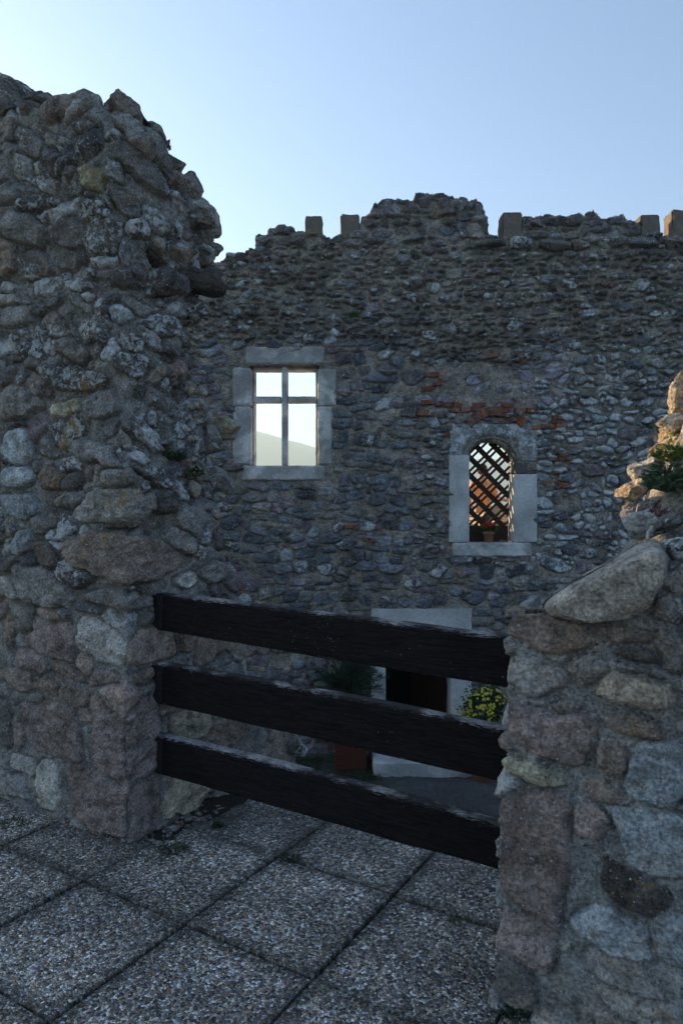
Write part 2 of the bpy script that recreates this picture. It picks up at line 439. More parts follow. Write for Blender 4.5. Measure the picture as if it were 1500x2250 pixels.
usL = np.arange(-2.4, 2.1, DU); ssL = np.arange(-1.85, 5.0, DU)
UU, SS = np.meshgrid(usL, ssL); PL = pos_left(UU, SS)
trL = [
 (19,359,30,35,0,.05,G_,.3,.2), (75,325,52,22,48,.04,DK,.5,.2), (299,303,52,28,35,.05,G_,.4,.2), (306,372,56,34,35,.05,DK,.4,.3),
 (205,396,30,23,15,.05,OL,.2,1.25), (168,408,27,26,0,.04,DK,.5,.3), (127,225,34,14,5,.04,PK,.6,.2), (284,456,36,26,35,.05,DK,.3,.5),
 (381,449,28,18,25,.04,PK,.7,.2), (336,490,32,22,30,.04,PK,.8,.2), (60,505,46,30,22,.06,G_,.2,.1), (149,516,34,32,20,.04,DK,.4,.5),
 (19,568,28,36,0,.05,BR,.2,1.0), (78,587,36,32,10,.05,DK,.6,.3), (146,572,27,22,0,.03,DK,.4,.1), (224,523,46,38,0,.03,DK,.8,.2),
 (231,566,36,15,0,.03,G_,1.0,.1), (265,687,28,22,15,.04,BL,.4,.1), (168,660,36,12,42,.03,G_,.5,.2), (306,674,38,16,5,.03,G_,.6,.2),
 (34,691,48,25,8,.05,G_,.4,.1), (284,755,32,20,15,.04,DK,.8,.1), (200,732,38,22,20,.05,BK,.6,.1), (272,613,46,17,5,.04,BK,.8,.1),
 (30,434,30,20,0,.04,G_,.3,.2), (90,456,24,20,0,.04,BK,.4,.6), (373,393,30,18,25,.05,DK,.3,.4), (372,350,30,22,20,.05,G_,.2,.3),
 (149,826,80,25,10,.07,BK,.8,.9), (142,903,38,21,-5,.04,OL,.1,.2), (224,888,42,30,0,.04,G_,.6,.2), (41,888,52,34,10,.06,G_,.2,.6),
 (34,981,38,38,0,.05,BL,.1,1.0), (209,996,60,26,14,.06,G_,.2,.3), (112,1052,30,25,0,.05,BR,.3,.9), (250,1056,40,18,5,.05,G_,.4,.2),
 (250,1114,92,36,-3,.055,LT,.2,.45,4), (362,1101,30,28,10,.05,DK,.3,.3), (418,1146,40,30,35,.05,G_,.3,.1), (37,1112,42,28,5,.05,BL,.3,.2),
 (30,1048,40,26,0,.05,BL,.2,.3), (52,1194,31,29,0,.05,BL,.4,.2), (108,1146,32,24,-15,.05,G_,.3,.5), (104,1224,31,34,15,.05,BR,.3,.3),
 (258,1222,120,60,6,.075,BR,.3,.7,3.4), (90,1288,68,42,10,.05,G_,.3,.4), (325,960,42,22,20,.05,DK,.8,.3), (150,1098,30,18,-20,.04,G_,.4,.4),
 (262,1320,80,24,3,.05,DK,.6,.4), (474,1258,38,28,0,.05,G_,.3,.2), (407,1273,24,20,0,.04,LT,.3,.5), (299,806,38,25,10,.04,DK,.8,.2),
 (105,1400,50,40,3,.035,PK,.3,.2,5), (217,1411,56,47,0,.04,LT,.2,.2,6), (22,1377,15,38,0,.03,BR,.2,.3,5), (67,1452,36,20,8,.035,PK,.3,.1,4),
 (150,1475,38,19,10,.035,BR,.3,.2,4), (41,1494,48,22,0,.04,BR,.2,.4), (100,1507,26,17,0,.04,BR,.2,.3), (157,1526,33,24,0,.04,BR,.3,.3),
 (235,1496,42,17,0,.03,PK,.3,.3,5), (116,1603,62,56,3,.03,PK,.3,.1,6), (237,1630,38,86,0,.035,PK,.35,.1,7), (41,1612,14,38,5,.03,PK,.3,.1,4),
 (222,1765,70,66,8,.035,PK,.3,.3,6), (104,1722,36,50,25,.02,LT,.4,.1), (12,1590,22,50,0,.03,DK,.4,.8,4), (48,1680,24,19,0,.02,LT,.4,.2),
 (330,1410,52,44,-10,.04,BR,.3,.1,5), (313,1496,36,18,-15,.03,BR,.3,.3,4), (314,1622,37,86,0,.035,PK,.35,.1,7), (312,1780,38,66,5,.04,PK,.2,.1,6),
 (410,1410,20,26,0,.03,BR,.3,.1,4), (466,1422,38,32,-15,.04,BR,.3,.1), (412,1748,52,50,-8,.05,TN,.2,.1,4), (420,1590,42,44,-10,.04,TN,.2,.1,5),
 (505,1600,58,40,-10,.045,BR,.4,.1), (560,1570,28,24,0,.04,G_,.5,.1), (590,1680,50,40,-10,.04,BR,.3,.1,4),
 (385,820,26,20,0,.05,PK,.5,.1), (372,760,22,18,20,.06,DK,.6,.2), (350,880,34,20,10,.04,DK,.7,.1), (300,1010,30,16,25,.05,DK,.9,.2),
 (352,568,24,20,10,-.14,BK,0,.2), (365,985,20,14,30,-.08,BK,0,.1), (405,860,14,22,0,-.09,DK,0,.1), (345,1075,60,6,25,-.06,BK,.1,0), (262,1160,75,5,0,-.05,BK,0,0),
 (410,1810,60,20,-20,-.18,BK,0,0)]
stL = trace_to_wall(PL, usL, ssL, trL, .7, (UU < L_left(SS) + .02) & (SS < H_left(UU)))
ex = scatter(-2.4, 2.0, -1.85, 1.05, 0.24, 0.15, PAL_NEAR, (0.1, .5), (.1, .6), 0.016, 31, pw=(3, 6), fill=.95, infl=1.05)
ex += scatter(-2.4, 2.0, 1.05, 5.0, 0.19, 0.13, PAL_NEAR[:2] + PAL_DARK + [(0.14, .13, .12)], (0.3, 1.1), (.0, .7), 0.030, 32, fill=.93, ang=0.35, infl=1.2)
ex += scatter(-2.4, 2.0, 1.2, 5.0, 0.10, 0.09, PAL_DARK, (0.4, 1.1), (.0, .4), 0.024, 33, fill=.45, ang=0.4, infl=1.1)
stL = fill_around(stL, ex, 0.76)
def dispL(U, S):
    k = np.interp(S, [-2, 1.1, 1.5, 4], [0.012, 0.018, 0.06, 0.085])
    # eroded core near the broken rear edge
    return k * fbm(U * 2.2, S * 2.2, seed=77, octv=3) + 0.45 * k * fbm(U * 9, S * 9, seed=78, octv=3) \
        - 0.05 * sstep(U, 0.30, 0.6) * sstep(S, 1.5, 1.9) * (1 - sstep(S, 2.9, 3.1)) 
lw_o, _ = build_param_wall('wall_body', lambda u, s: pos_left(u, s) - np.array([CL[0], CL[1], 0]), usL, ssL, stL, left, M_NEAR, dispL, lambda U, S: np.where((np.abs(U) < .07) | (np.abs(U - L_left(S)) < .09), -.7 * r_left(S) - .002, -1.0), seed=3,
                           warp=0.03, wscale=6, gap=0.003, bevel=0.007, rough=0.011, mlw=lambda U, S: .2 + .55 * sstep(S, 1.15, 1.5), mort=(0.125, 0.12, 0.11))
def lrock(name, x, y, hw, hh, d, tint, seed, roll=0, depth=None, **k):
    c = px(x, y, d) - left_inv; s = d / F
    return rock(name, c, (hw * s * 1.12, (depth or (hw + hh) / 2) * s * 1.05, hh * s * 1.12), left, tint, seed, yaw=YAW * .4, roll=math.radians(-roll), **k)
lr = [(22,200,34,24,3.95,G_,20,.4,.2),(8,236,26,16,3.80,DK,10,.3,.3),(100,225,40,14,3.75,DK,5,.7,.2),(75,214,24,12,3.8,DK,0,.6,.2),(140,226,36,13,3.62,PK,0,.4,.2),(192,224,38,20,3.55,G_,22,.2,.2),
 (283,250,48,38,3.50,BR,38,.2,.2),(250,240,22,26,3.6,DK,-30,.3,.2),(348,300,30,18,3.62,G_,38,.2,.3),(322,325,44,30,3.42,G_,30,.3,.4),(376,362,30,24,3.66,G_,20,.2,.4),(415,408,27,25,3.70,G_,15,.3,.2),
 (444,470,32,34,3.78,LT,15,.1,.1),(450,518,26,22,3.84,G_,0,.3,.1),(446,555,30,24,3.84,LT,0,.3,.1),(385,400,30,22,3.55,BR,20,.3,.4),
 (420,612,70,34,3.72,BK,12,.4,.5),(462,620,26,36,3.78,BK,25,.3,.8),(370,625,34,30,3.52,BK,10,.3,.4),(422,678,40,26,3.70,BK,8,.9,.2),
 (392,560,38,20,3.62,BR,8,.3,.2),(362,768,24,14,3.52,DK,0,.8,.2),(380,815,24,22,3.58,PK,0,.4,.1),(412,800,20,16,3.72,DK,0,.5,.1),
 (488,942,38,24,4.02,OL,6,.1,.9),(462,958,34,22,3.95,G_,10,.9,.2),(476,1052,40,38,4.00,G_,20,.5,.5),(430,900,34,24,3.82,G_,20,.9,.1),(455,985,28,22,3.92,G_,0,.6,.2),
 (408,1150,36,26,3.68,G_,30,.2,.1),(420,1040,18,14,3.72,TN,0,.3,.1),(405,1015,22,14,3.66,PK,20,.3,.1),(432,1075,12,20,3.72,TN,-25,.8,.0),
 (450,1110,22,18,3.85,G_,0,.7,.1),(468,1190,34,26,4.0,DK,20,.6,.2),(490,1262,36,28,4.1,G_,0,.3,.2),(432,1230,26,20,3.85,DK,0,.6,.1)]
for i, (x, y, hw, hh, d, t, rl, lw, lo) in enumerate(lr):
    nm = 'capstone' if y < 580 else 'protruding_stone'
    lrock(nm, x, y, hw, hh, d, t, 100 + i, rl, lw=lw, lo=lo, sub=5 if hw > 26 else 4)
lrock('boulder', 628, 1632, 52, 36, 4.55, DK, 300, 25, lw=1.15, lo=.1)
# crumbled small stones on the eroded edge
rs = random.Random(5)
cr_v, cr_f, cr_c = [], [], []; nv = 0
v0, f0 = ICO[3]
for i in range(150):
    if i < 95: t = rs.random(); x = 372 + 125 * t + rs.gauss(0, 14); y = 900 + 330 * t + rs.gauss(0, 22); d = 3.62 + 0.40 * t
    else: x = rs.uniform(405, 445); y = rs.uniform(700, 900); d = 3.74
    c = np.array(px(x, y, d)) - np.array(left_inv)
    s = rs.uniform(0.008, 0.024)
    q = v0 * (1 + 0.25 * vnoise(v0[:, 0] * 2 + i, v0[:, 1] * 2, v0[:, 2] * 2, 3))[:, None] * np.array([s * rs.uniform(.8, 1.6), s, s * rs.uniform(.6, 1)]) + c
    cr_v.append(q); cr_f.append(f0 + nv); nv += len(q)
    tc = rs.choice([TN, LT, G_, BR, (0.28, 0.26, 0.22)]); a = np.ones((len(q), 4)); a[:, :3] = tc; cr_c.append(a)
V = np.vstack(cr_v)
mesh_np('loose_rubble', V, np.vstack(cr_f), M_NEAR, left, {'col': np.vstack(cr_c), 'lw': np.full(len(V), .5), 'lo': np.full(len(V), .1)})['kind'] = 'stuff'

# ================================================================== RIGHT WALL
right = empty('stone_pier_wall', (CR[0], CR[1], 0), 'low rubble pier wall on the right with a slanted boulder on top and yellow lichen', 'wall')
right_inv = Vector(right.location)
def H_right(p): return np.interp(p, [-1, 0, .15, .3, .47, .6, .8, 1.6], [1.27, 1.272, 1.275, 1.30, 1.42, 1.56, 1.75, 2.1])
def pos_right(U, S):
    Hh = H_right(U); z = np.minimum(S, Hh); wv = np.maximum(S - Hh, 0)
    r = np.interp(z, [0, 1.3, 2], [.02, .03, .05]); acc = 0; offs = np.linspace(-1, 1, 5)
    for o in offs:
        p = U + o * r
        acc = acc + CR + np.maximum(p, 0)[..., None] * E1 + np.maximum(-p, 0)[..., None] * E2
    xy = acc / len(offs); xy[..., 0] += 0.028 * np.clip(z, 0, 1.3)
    t = sstep(U, -0.1, 0.1)[..., None]
    inw = E2 * t + E1 * (1 - t)
    # rounded shoulder, then the top with a ruined rise towards the right
    wl = np.maximum(wv - 0.03, 0)
    xy = xy + inw * np.minimum(wv, 1.0)[..., None]
    rise = sstep(wl, 0.10, 0.42) * np.interp(U, [-1, .18, .27, .36, .46, .52, .7, 1.5], [0, 0, .10, .33, .46, .62, .72, .8])
    zz = z + rise - np.maximum(wl - 0.85, 0) * 8
    return np.concatenate([xy, zz[..., None]], -1)
DR = 0.0055
usR = np.arange(-0.95, 1.5, DR); ssR = np.arange(-0.3, 3.1, DR)
UR, SR = np.meshgrid(usR, ssR); PR = pos_right(UR, SR)
trR = [(1205,1392,100,42,3,.03,BR,.2,.9,4), (1165,1487,68,44,0,.03,G_,.4,.3,4), (1285,1480,42,38,0,.02,G_,.4,.3), (1368,1512,112,38,6,.05,TN,.2,.3,4), (1395,1592,74,22,6,.04,BR,.1,.6,4),
 (1197,1612,100,52,4,.035,PK,.4,.3,5), (1162,1700,70,22,8,.05,OL,.2,.3,4), (1165,1868,74,128,0,.03,PK,.4,.2,6), (1343,1664,38,36,0,.045,BR,.3,.2,4),
 (1329,1742,60,19,8,.04,BR,.6,.2), (1293,1805,44,46,0,.025,PK,.4,.2), (1450,1700,72,66,-30,.05,BL,.2,.95,3.5), (1440,1854,88,76,5,.035,BL,.3,.2,5),
 (1148,2062,68,52,8,.035,PK,.4,.3,5), (1392,1957,76,50,22,.03,BK,.4,1.25), (1353,2062,100,44,0,.03,BL,.3,.6,4), (1236,2080,16,18,0,.02,G_,.3,.2),
 (1128,2160,50,46,0,.03,DK,.3,.9,4), (1470,1434,42,50,-30,.04,G_,.3,1.1), (1368,2150,90,38,8,.03,G_,.3,.9), (1480,2060,50,60,0,.03,BL,.3,.8),
 (1400,1440,60,20,5,.02,DK,.6,.2), (1480,1340,50,30,-20,.03,DK,.9,.6), (1418,1859,24,11,-5,-.025,BK,0,0,2)]
stR = trace_to_wall(PR, usR, ssR, trR, .75, (UR > -.01) & (SR < H_right(UR) + .02))
ex = scatter(-0.95, 1.5, -.3, 3.0, 0.17, 0.10, PAL_NEAR + [(0.14, 0.14, 0.135)], (0.3, 1.0), (.2, .8), 0.016, 41, fill=.95, ang=0.25, infl=1.15)
stR = fill_around(stR, ex, 0.76)
def dispR(U, S):
    k = np.interp(S, [-1, 1.2, 1.5, 3], [0.010, 0.012, 0.05, 0.07])
    return k * fbm(U * 3, S * 3, seed=87, octv=3) + 0.5 * k * fbm(U * 11, S * 11, seed=88, octv=3)
build_param_wall('wall_body', lambda u, s: pos_right(u, s) - np.array([CR[0], CR[1], 0]), usR, ssR, stR, right, M_NEAR, dispR, lambda U, S: np.where(np.abs(U) < .075, -.012, -1.0), seed=13,
                 warp=0.022, wscale=8, gap=0.0025, bevel=0.006, rough=0.008, mort=(0.135, 0.134, 0.125))
def rrock(name, x, y, hw, hh, d, tint, seed, roll=0, depth=None, **k):
    c = px(x, y, d) - right_inv; s = d / F
    return rock(name, c, (hw * s * 1.12, (depth or (hw + hh) / 2) * s, hh * s * 1.12), right, tint, seed, yaw=k.pop('yaw', YAW * .6), roll=math.radians(-roll), **k)
# the large slanted boulder is cut by hand-placed planes
def slab_boulder():
    v, f = ICO[5]; 
    poly = [(1192,1338),(1212,1316),(1262,1284),(1330,1240),(1392,1196),(1425,1186),(1450,1215),(1448,1262),(1425,1330),(1380,1362),(1290,1372),(1215,1360)]
    d = 2.10; cx, cy = 1330, 1290
    th = np.arctan2(v[:, 2], v[:, 0]); rad = np.sqrt(v[:, 0] ** 2 + v[:, 2] ** 2)
    P2 = [((x - cx), -(y - cy)) for x, y in poly]
    angs = np.array([math.atan2(b, a) for a, b in P2]); rr = np.array([math.hypot(a, b) for a, b in P2]); o = np.argsort(angs)
    angs, rr = angs[o], rr[o]
    # dense outline
    A_, R_ = [], []
    pts = [np.array(P2[i]) for i in o]
    for a, b in zip(pts, pts[1:] + pts[:1]):
        for t in np.linspace(0, 1, 14, endpoint=False):
            q = a + (b - a) * t; A_.append(math.atan2(q[1], q[0])); R_.append(math.hypot(*q))
    A_, R_ = np.array(A_), np.array(R_); o = np.argsort(A_); A_, R_ = A_[o], R_[o]
    Rad = np.interp(th, A_, R_, period=2 * math.pi) * d / F
    prof = rad
    X = np.cos(th) * Rad * prof; Z = np.sin(th) * Rad * prof; Yd = np.sign(v[:, 1]) * np.clip((1 - rad ** 2) * 3.2, 0, 1) ** .8 * (0.13 + .05 * (X * .6 + Z * .4) / .1 * (v[:, 1] < 0))
    p = np.stack([X, Yd, Z], 1)
    # tilted planes on the front face: upper facet leans back
    s_ = (-X * 0.58 + Z * 0.82)
    front = v[:, 1] < 0
    p[:, 1] += np.where(front, np.maximum(0, s_ - 0.042) * 2.0, 0) + np.where(front, np.maximum(0, -s_ - .05) * .8, 0)
    n1 = fbm(p[:, 0] * 7, p[:, 1] * 7, p[:, 2] * 7, 5, 5, 0.6); st = fbm((p[:, 0] + p[:, 2] * .7) * 5, p[:, 1] * 5, (p[:, 2] - p[:, 0] * .6) * 26, 15, 4)
    p += (v * (0.016 * n1 + 0.008 * st)[:, None])
    col = np.ones((len(p), 4)); col[:, :3] = np.array((0.215, 0.195, 0.165)) * (1 + .2 * n1 + .15 * st)[:, None]
    cy_, sy_ = math.cos(YAW * .5), math.sin(YAW * .5)
    p = np.stack([p[:, 0] * cy_ - p[:, 1] * sy_, p[:, 0] * sy_ + p[:, 1] * cy_, p[:, 2]], 1)
    p = p + np.array(px(cx, cy, d)) - np.array(right_inv)
    o = mesh_np('capstone', p, f, M_NEAR, right, {'col': col, 'lw': np.full(len(p), .15), 'lo': np.full(len(p), .35)})
    o['label'] = 'large slanted pale boulder on the pier top'
slab_boulder()
rr_ = [(1150,1350,52,14,2.28,BR,0,.2,1.0),(1482,928,42,18,2.52,LT,-12,.1,.3),(1506,880,38,56,2.62,TN,10,.2,.6),(1488,965,44,44,2.56,TN,-20,.2,1.0),(1452,1000,34,28,2.52,OL,-35,.2,.9),(1500,1010,40,40,2.45,TN,0,.2,.9),(1418,1030,44,30,2.45,LT,-28,.8,.2),  # ochre lichen raised on the upper stones to paint in golden sunlight
 (1395,1075,40,24,2.4,TN,-30,.6,.6),(1492,1120,30,32,2.25,OL,-20,.1,1.0),(1402,1150,44,30,2.2,LT,-35,.5,.4),(1460,1150,50,18,2.15,DK,-30,.9,.5),(1490,1200,40,22,2.0,DK,-25,1.0,.4),
 (1420,1110,34,14,2.3,G_,-25,.9,.4),(1505,1040,26,40,2.3,G_,0,.3,.3),(1470,1330,40,40,1.98,G_,-50,.2,.8),(1385,1125,30,24,2.4,G_,-20,.7,.4)]
for i, (x, y, hw, hh, d, t, rl, lw, lo) in enumerate(rr_):
    rrock('protruding_stone', x, y, hw, hh, d, t, 400 + i, rl, lw=lw, lo=lo, sub=5, rough=.075)

# ================================================================== BACK WALL
YB = 9.6; K = YB / F; TH = 0.45
def bx(x): return (x - 750) * K
def bz(y): return EYE - (y - 1125) * K
back = empty('castle_wall', (0, YB, -1.8), 'long crenellated castle wall of dark rubble with windows and a doorway across the courtyard', 'wall')
BO = np.array([0, YB, -1.8])
top = [(-1200,505),(-600,520),(-200,500),(100,530),(300,560),(430,580),(475,575),(492,572),(500,563),(540,560),(545,549),(560,547),(562,517),(588,515),(592,500),(640,499),(650,508),(668,510),(710,516),(716,521),(745,519),(790,505),
       (793,474),(812,470),(820,450),(850,441),(880,441),(905,436),(912,423),(950,425),(985,431),(1035,436),(1047,433),(1060,455),(1072,490),(1073,516),(1100,521),(1147,515),(1150,478),(1200,471),(1240,479),(1270,469),(1292,478),(1300,463),
       (1316,480),(1330,478),(1370,473),(1374,484),(1402,486),(1448,518),(1475,521),(1560,515),(1640,480),(1800,480),(1900,520),(2500,515)]
TX = np.array([bx(a) for a, b in top]); TZ = np.array([bz(b) for a, b in top])
DB = 0.0115
usB = np.arange(-4.6, 6.3, DB); ssB = np.arange(-1.85, 6.2, DB)
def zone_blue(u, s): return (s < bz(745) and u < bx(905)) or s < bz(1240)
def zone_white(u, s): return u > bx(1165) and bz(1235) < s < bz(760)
def near_rect(u, s, x0, y0, x1, y1): return bx(x0) < u < bx(x1) and bz(y1) < s < bz(y0)
def patch(u, s): return near_rect(u, s, 925, 795, 1235, 905)
def frames(u, s, m=0.0):
    return near_rect(u, s, 512, 765, 738, 1054) or near_rect(u, s, 985, 928, 1178, 1220) or near_rect(u, s, 815, 1337, 1035, 1720)
bigs = []
rs = random.Random(77)
for _ in range(420):
    u_, s_ = rs.uniform(-4.6, 6.3), rs.uniform(-1.8, 5.3)
    if frames(u_, s_) or patch(u_, s_): continue
    k_ = rs.uniform(.7, 1.25) * (1.0 if s_ > bz(780) else 1.25); c_ = rs.choice(PAL_DARK + PAL_BLUE + [(.13, .12, .10)]); 
    e_ = [u_, s_, .105 * k_ * rs.uniform(.8, 1.3), .075 * k_, rs.gauss(0, .2), .045, *c_, rs.uniform(.2, 1.2), rs.uniform(0, .6), 3.0]
    if all(((u_ - q[0]) / .26) ** 2 + ((s_ - q[1]) / .18) ** 2 > 1 for q in bigs): bigs.append(e_)
bs = scatter(-4.6, 6.3, bz(545), 6.2, .21, .15, PAL_DARK + PAL_BLUE[:2], (.2, .9), (0, .9), .05, 51, keep=lambda u, s: not frames(u, s), fill=.97)
bs += scatter(-4.6, 6.3, bz(800), bz(545), .135, .085, PAL_DARK, (.3, 1.15), (0, .55), .055, 52, keep=lambda u, s: not (zone_blue(u, s) or zone_white(u, s) or frames(u, s)), fill=.95, pw=(2.0, 3.0))
bs += scatter(-4.6, 6.3, bz(1260), bz(780), .15, .095, PAL_DARK + PAL_BLUE[:3], (.3, 1.15), (0, .5), .05, 53, keep=lambda u, s: not (zone_blue(u, s) or zone_white(u, s) or patch(u, s) or frames(u, s)), fill=.95, pw=(2.0, 3.2))
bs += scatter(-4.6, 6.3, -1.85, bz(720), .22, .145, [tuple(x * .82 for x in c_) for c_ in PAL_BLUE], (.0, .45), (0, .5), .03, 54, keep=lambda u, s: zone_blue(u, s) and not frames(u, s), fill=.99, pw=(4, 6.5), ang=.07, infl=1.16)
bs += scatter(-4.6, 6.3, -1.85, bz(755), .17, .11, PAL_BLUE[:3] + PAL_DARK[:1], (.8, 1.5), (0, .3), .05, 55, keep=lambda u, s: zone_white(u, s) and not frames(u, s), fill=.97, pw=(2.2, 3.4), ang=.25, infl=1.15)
bs += scatter(bx(925), bx(1235), bz(905), bz(795), .27, .17, [(.13, .115, .13), (.12, .12, .13)], (.1, .5), (0, .1), .014, 56, keep=lambda u, s: patch(u, s) , fill=.6, pw=(2.3, 3), ang=.3)
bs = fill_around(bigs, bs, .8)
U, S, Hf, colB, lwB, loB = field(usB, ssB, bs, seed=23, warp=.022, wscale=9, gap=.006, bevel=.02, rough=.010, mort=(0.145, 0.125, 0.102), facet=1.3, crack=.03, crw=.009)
nz = fbm(U * 3, S * 3, seed=24, octv=3)
Hf = Hf + 0.02 * nz + 0.012 * fbm(U * 14, S * 14, seed=26, octv=3)
# weathered mortar ledges running along the courses
Hf = Hf + 0.02 * np.maximum(0, np.sin(S * 21 + 2.2 * nz)) ** 6 * sstep(S, bz(900), bz(700))
bulge_tone = sstep(nz, -.2, .5); colB[..., :3] *= (0.86 + .3 * bulge_tone)[..., None]  # colour lighter where the face bulges, darker where it dips
# openings
ox = {'mull': (547, 803, 702, 1024), 'door': (846, 1372, 990, 1720)}
Uc = (U[:-1, :-1] + U[1:, 1:]) / 2; Sc = (S[:-1, :-1] + S[1:, 1:]) / 2
topz = np.interp(Uc + 0.02 * fbm(Uc * 9, Sc * 9, seed=61), TX, TZ) + 0.045 * fbm(Uc * 7, Sc * 2, seed=62, octv=4)
mask = Sc < topz
for k_, (x0, y0, x1, y1) in ox.items():
    mask &= ~((Uc > bx(x0)) & (Uc < bx(x1)) & (Sc > bz(y1)) & (Sc < bz(y0)))
AX0, AX1, ASP, ATOP, ABOT = 1029, 1129, 1012, 968, 1193        # arched opening
def in_arch(u, s, grow=0):
    cx = (bx(AX0) + bx(AX1)) / 2; hw = (bx(AX1) - bx(AX0)) / 2 + grow
    sp = bz(ASP); hh = bz(ATOP) - sp + grow
    return (np.abs(u - cx) < hw) & (s > bz(ABOT) - grow) & ((s < sp) | (((u - cx) / hw) ** 2 + ((s - sp) / hh) ** 2 < 1))
mask &= ~in_arch(Uc, Sc, 0.03)
V = np.stack([U, -Hf, S], -1) + np.array([0, 0, 1.8])
nr, nc = U.shape
f = grid_faces(nr, nc, mask)
# rim: boundary edges run back through the wall
idx = np.arange(nr * nc).reshape(nr, nc)
mp = np.pad(mask, 1)
rim = []
c_ = mp[1:-1, 1:-1]
def add_edges(cond, a, b):
    rim.append(np.stack([a[cond], b[cond]], -1))
add_edges(c_ & ~mp[:-2, 1:-1], idx[:-1, 1:], idx[:-1, :-1])
add_edges(c_ & ~mp[2:, 1:-1], idx[1:, :-1], idx[1:, 1:])
add_edges(c_ & ~mp[1:-1, :-2], idx[:-1, :-1], idx[1:, :-1])
add_edges(c_ & ~mp[1:-1, 2:], idx[1:, 1:], idx[:-1, 1:])
rim = np.vstack(rim)
Vf = V.reshape(-1, 3); cf = colB.reshape(-1, 4); lf = lwB.ravel(); of = loB.ravel()
nb = len(Vf)
Vall = [Vf]; cols = [cf]; lws = [lf]; los = [of]; faces = [f]
prev = np.stack([rim[:, 0], rim[:, 1]], 1)
ends = rim
for q, yy in enumerate((0.12, 0.28, TH)):
    A_ = Vf[rim].copy(); jit = 0.018 if q < 2 else 0
    key = rim.astype(float)
    A_[..., 1] = yy; 
    A_[..., 2] += jit * vnoise(A_[..., 0] * 14, A_[..., 2] * 14, yy * 30, 5)
    A_[..., 0] += jit * vnoise(A_[..., 0] * 14, A_[..., 2] * 14, yy * 30, 6)
    base = sum(len(v) for v in Vall); Vall.append(A_.reshape(-1, 3))
    newi = base + np.arange(len(rim) * 2).reshape(-1, 2)
    faces.append(np.stack([prev[:, 0], prev[:, 1], newi[:, 1], newi[:, 0]], -1)); prev = newi
    cols.append(cf[rim].reshape(-1, 4)); lws.append(np.full(len(rim) * 2, .3)); los.append(np.full(len(rim) * 2, .1))
# plain back side
st_ = 6; ii = np.arange(0, nr - 1, st_); jj = np.arange(0, nc - 1, st_)
bi = idx[np.ix_(ii, jj)]; bmask = mask[np.ix_(ii[:-1], jj[:-1])] & mask[np.ix_(ii[1:] - 1, jj[1:] - 1)] & mask[np.ix_(ii[:-1], jj[1:] - 1)] & mask[np.ix_(ii[1:] - 1, jj[:-1])]
bv = Vf[bi.ravel()].copy(); bv[:, 1] = TH; base = sum(len(v) for v in Vall); Vall.append(bv)
bf = grid_faces(len(ii), len(jj), bmask)[:, ::-1] + base; faces.append(bf)
cols.append(cf[bi.ravel()]); lws.append(lf[bi.ravel()]); los.append(of[bi.ravel()])
Vx, fx, at = compact(np.vstack(Vall), np.vstack(faces), {'col': np.vstack(cols), 'lw': np.concatenate(lws), 'lo': np.concatenate(los)})
mesh_np('wall_body', Vx, fx, M_FAR, back, at)

# coarser continuation of the same wall on both sides (outside the frame)
def coarse(u0, u1, seed):
    us = np.arange(u0, u1 + .001, 0.03); ss = np.arange(-1.85, 5.6, 0.03)
    st = scatter(u0, u1, -1.85, 5.6, .2, .13, PAL_DARK, (.3, 1), (0, .5), .045, seed)
    U_, S_, H_, c2, l2, o2 = field(us, ss, st, seed=seed, warp=.02)
    tz = np.interp(U_, TX, TZ)
    Z = np.minimum(S_, tz); back_ = np.clip(S_ - tz, 0, 0.45)
    V_ = np.stack([U_, -H_ + back_, Z], -1) + np.array([0, 0, 1.8])
    mesh_np('wall_body', V_.reshape(-1, 3), grid_faces(len(ss), len(us)), M_FAR, back, {'col': c2.reshape(-1, 4), 'lw': l2.ravel(), 'lo': o2.ravel()})
coarse(-13, -4.59, 71); coarse(6.28, 10, 72)

def box_mesh(boxes, bev=0.006, seed=1, rough=0.003, sub=0.05):
    """list of (x0,y0,z0,x1,y1,z1): worn stone blocks, subdivided so the faces can be uneven; returns verts, polys"""
    import bmesh
    bm = bmesh.new()
    for (x0, y0, z0, x1, y1, z1) in boxes:
        r_ = bmesh.ops.create_cube(bm, size=1.0)
        vs_ = r_['verts']
        for v in vs_:
            v.co = Vector(((x0 + x1) / 2 + v.co.x * (x1 - x0), (y0 + y1) / 2 + v.co.y * (y1 - y0), (z0 + z1) / 2 + v.co.z * (z1 - z0)))
    if bev > 0: bmesh.ops.bevel(bm, geom=list(bm.edges), offset=bev, segments=2, affect='EDGES', profile=0.6)
    return bm
def obj_bm(name, bm, mat, parent=None, smooth=False):
    me = bpy.data.meshes.new(name); bm.to_mesh(me); bm.free()
    if mat: me.materials.append(mat)
    if smooth: me.polygons.foreach_set('use_smooth', np.full(len(me.polygons), True))
    o = bpy.data.objects.new(name, me); COL.objects.link(o)
    if parent: o.parent = parent
    return o
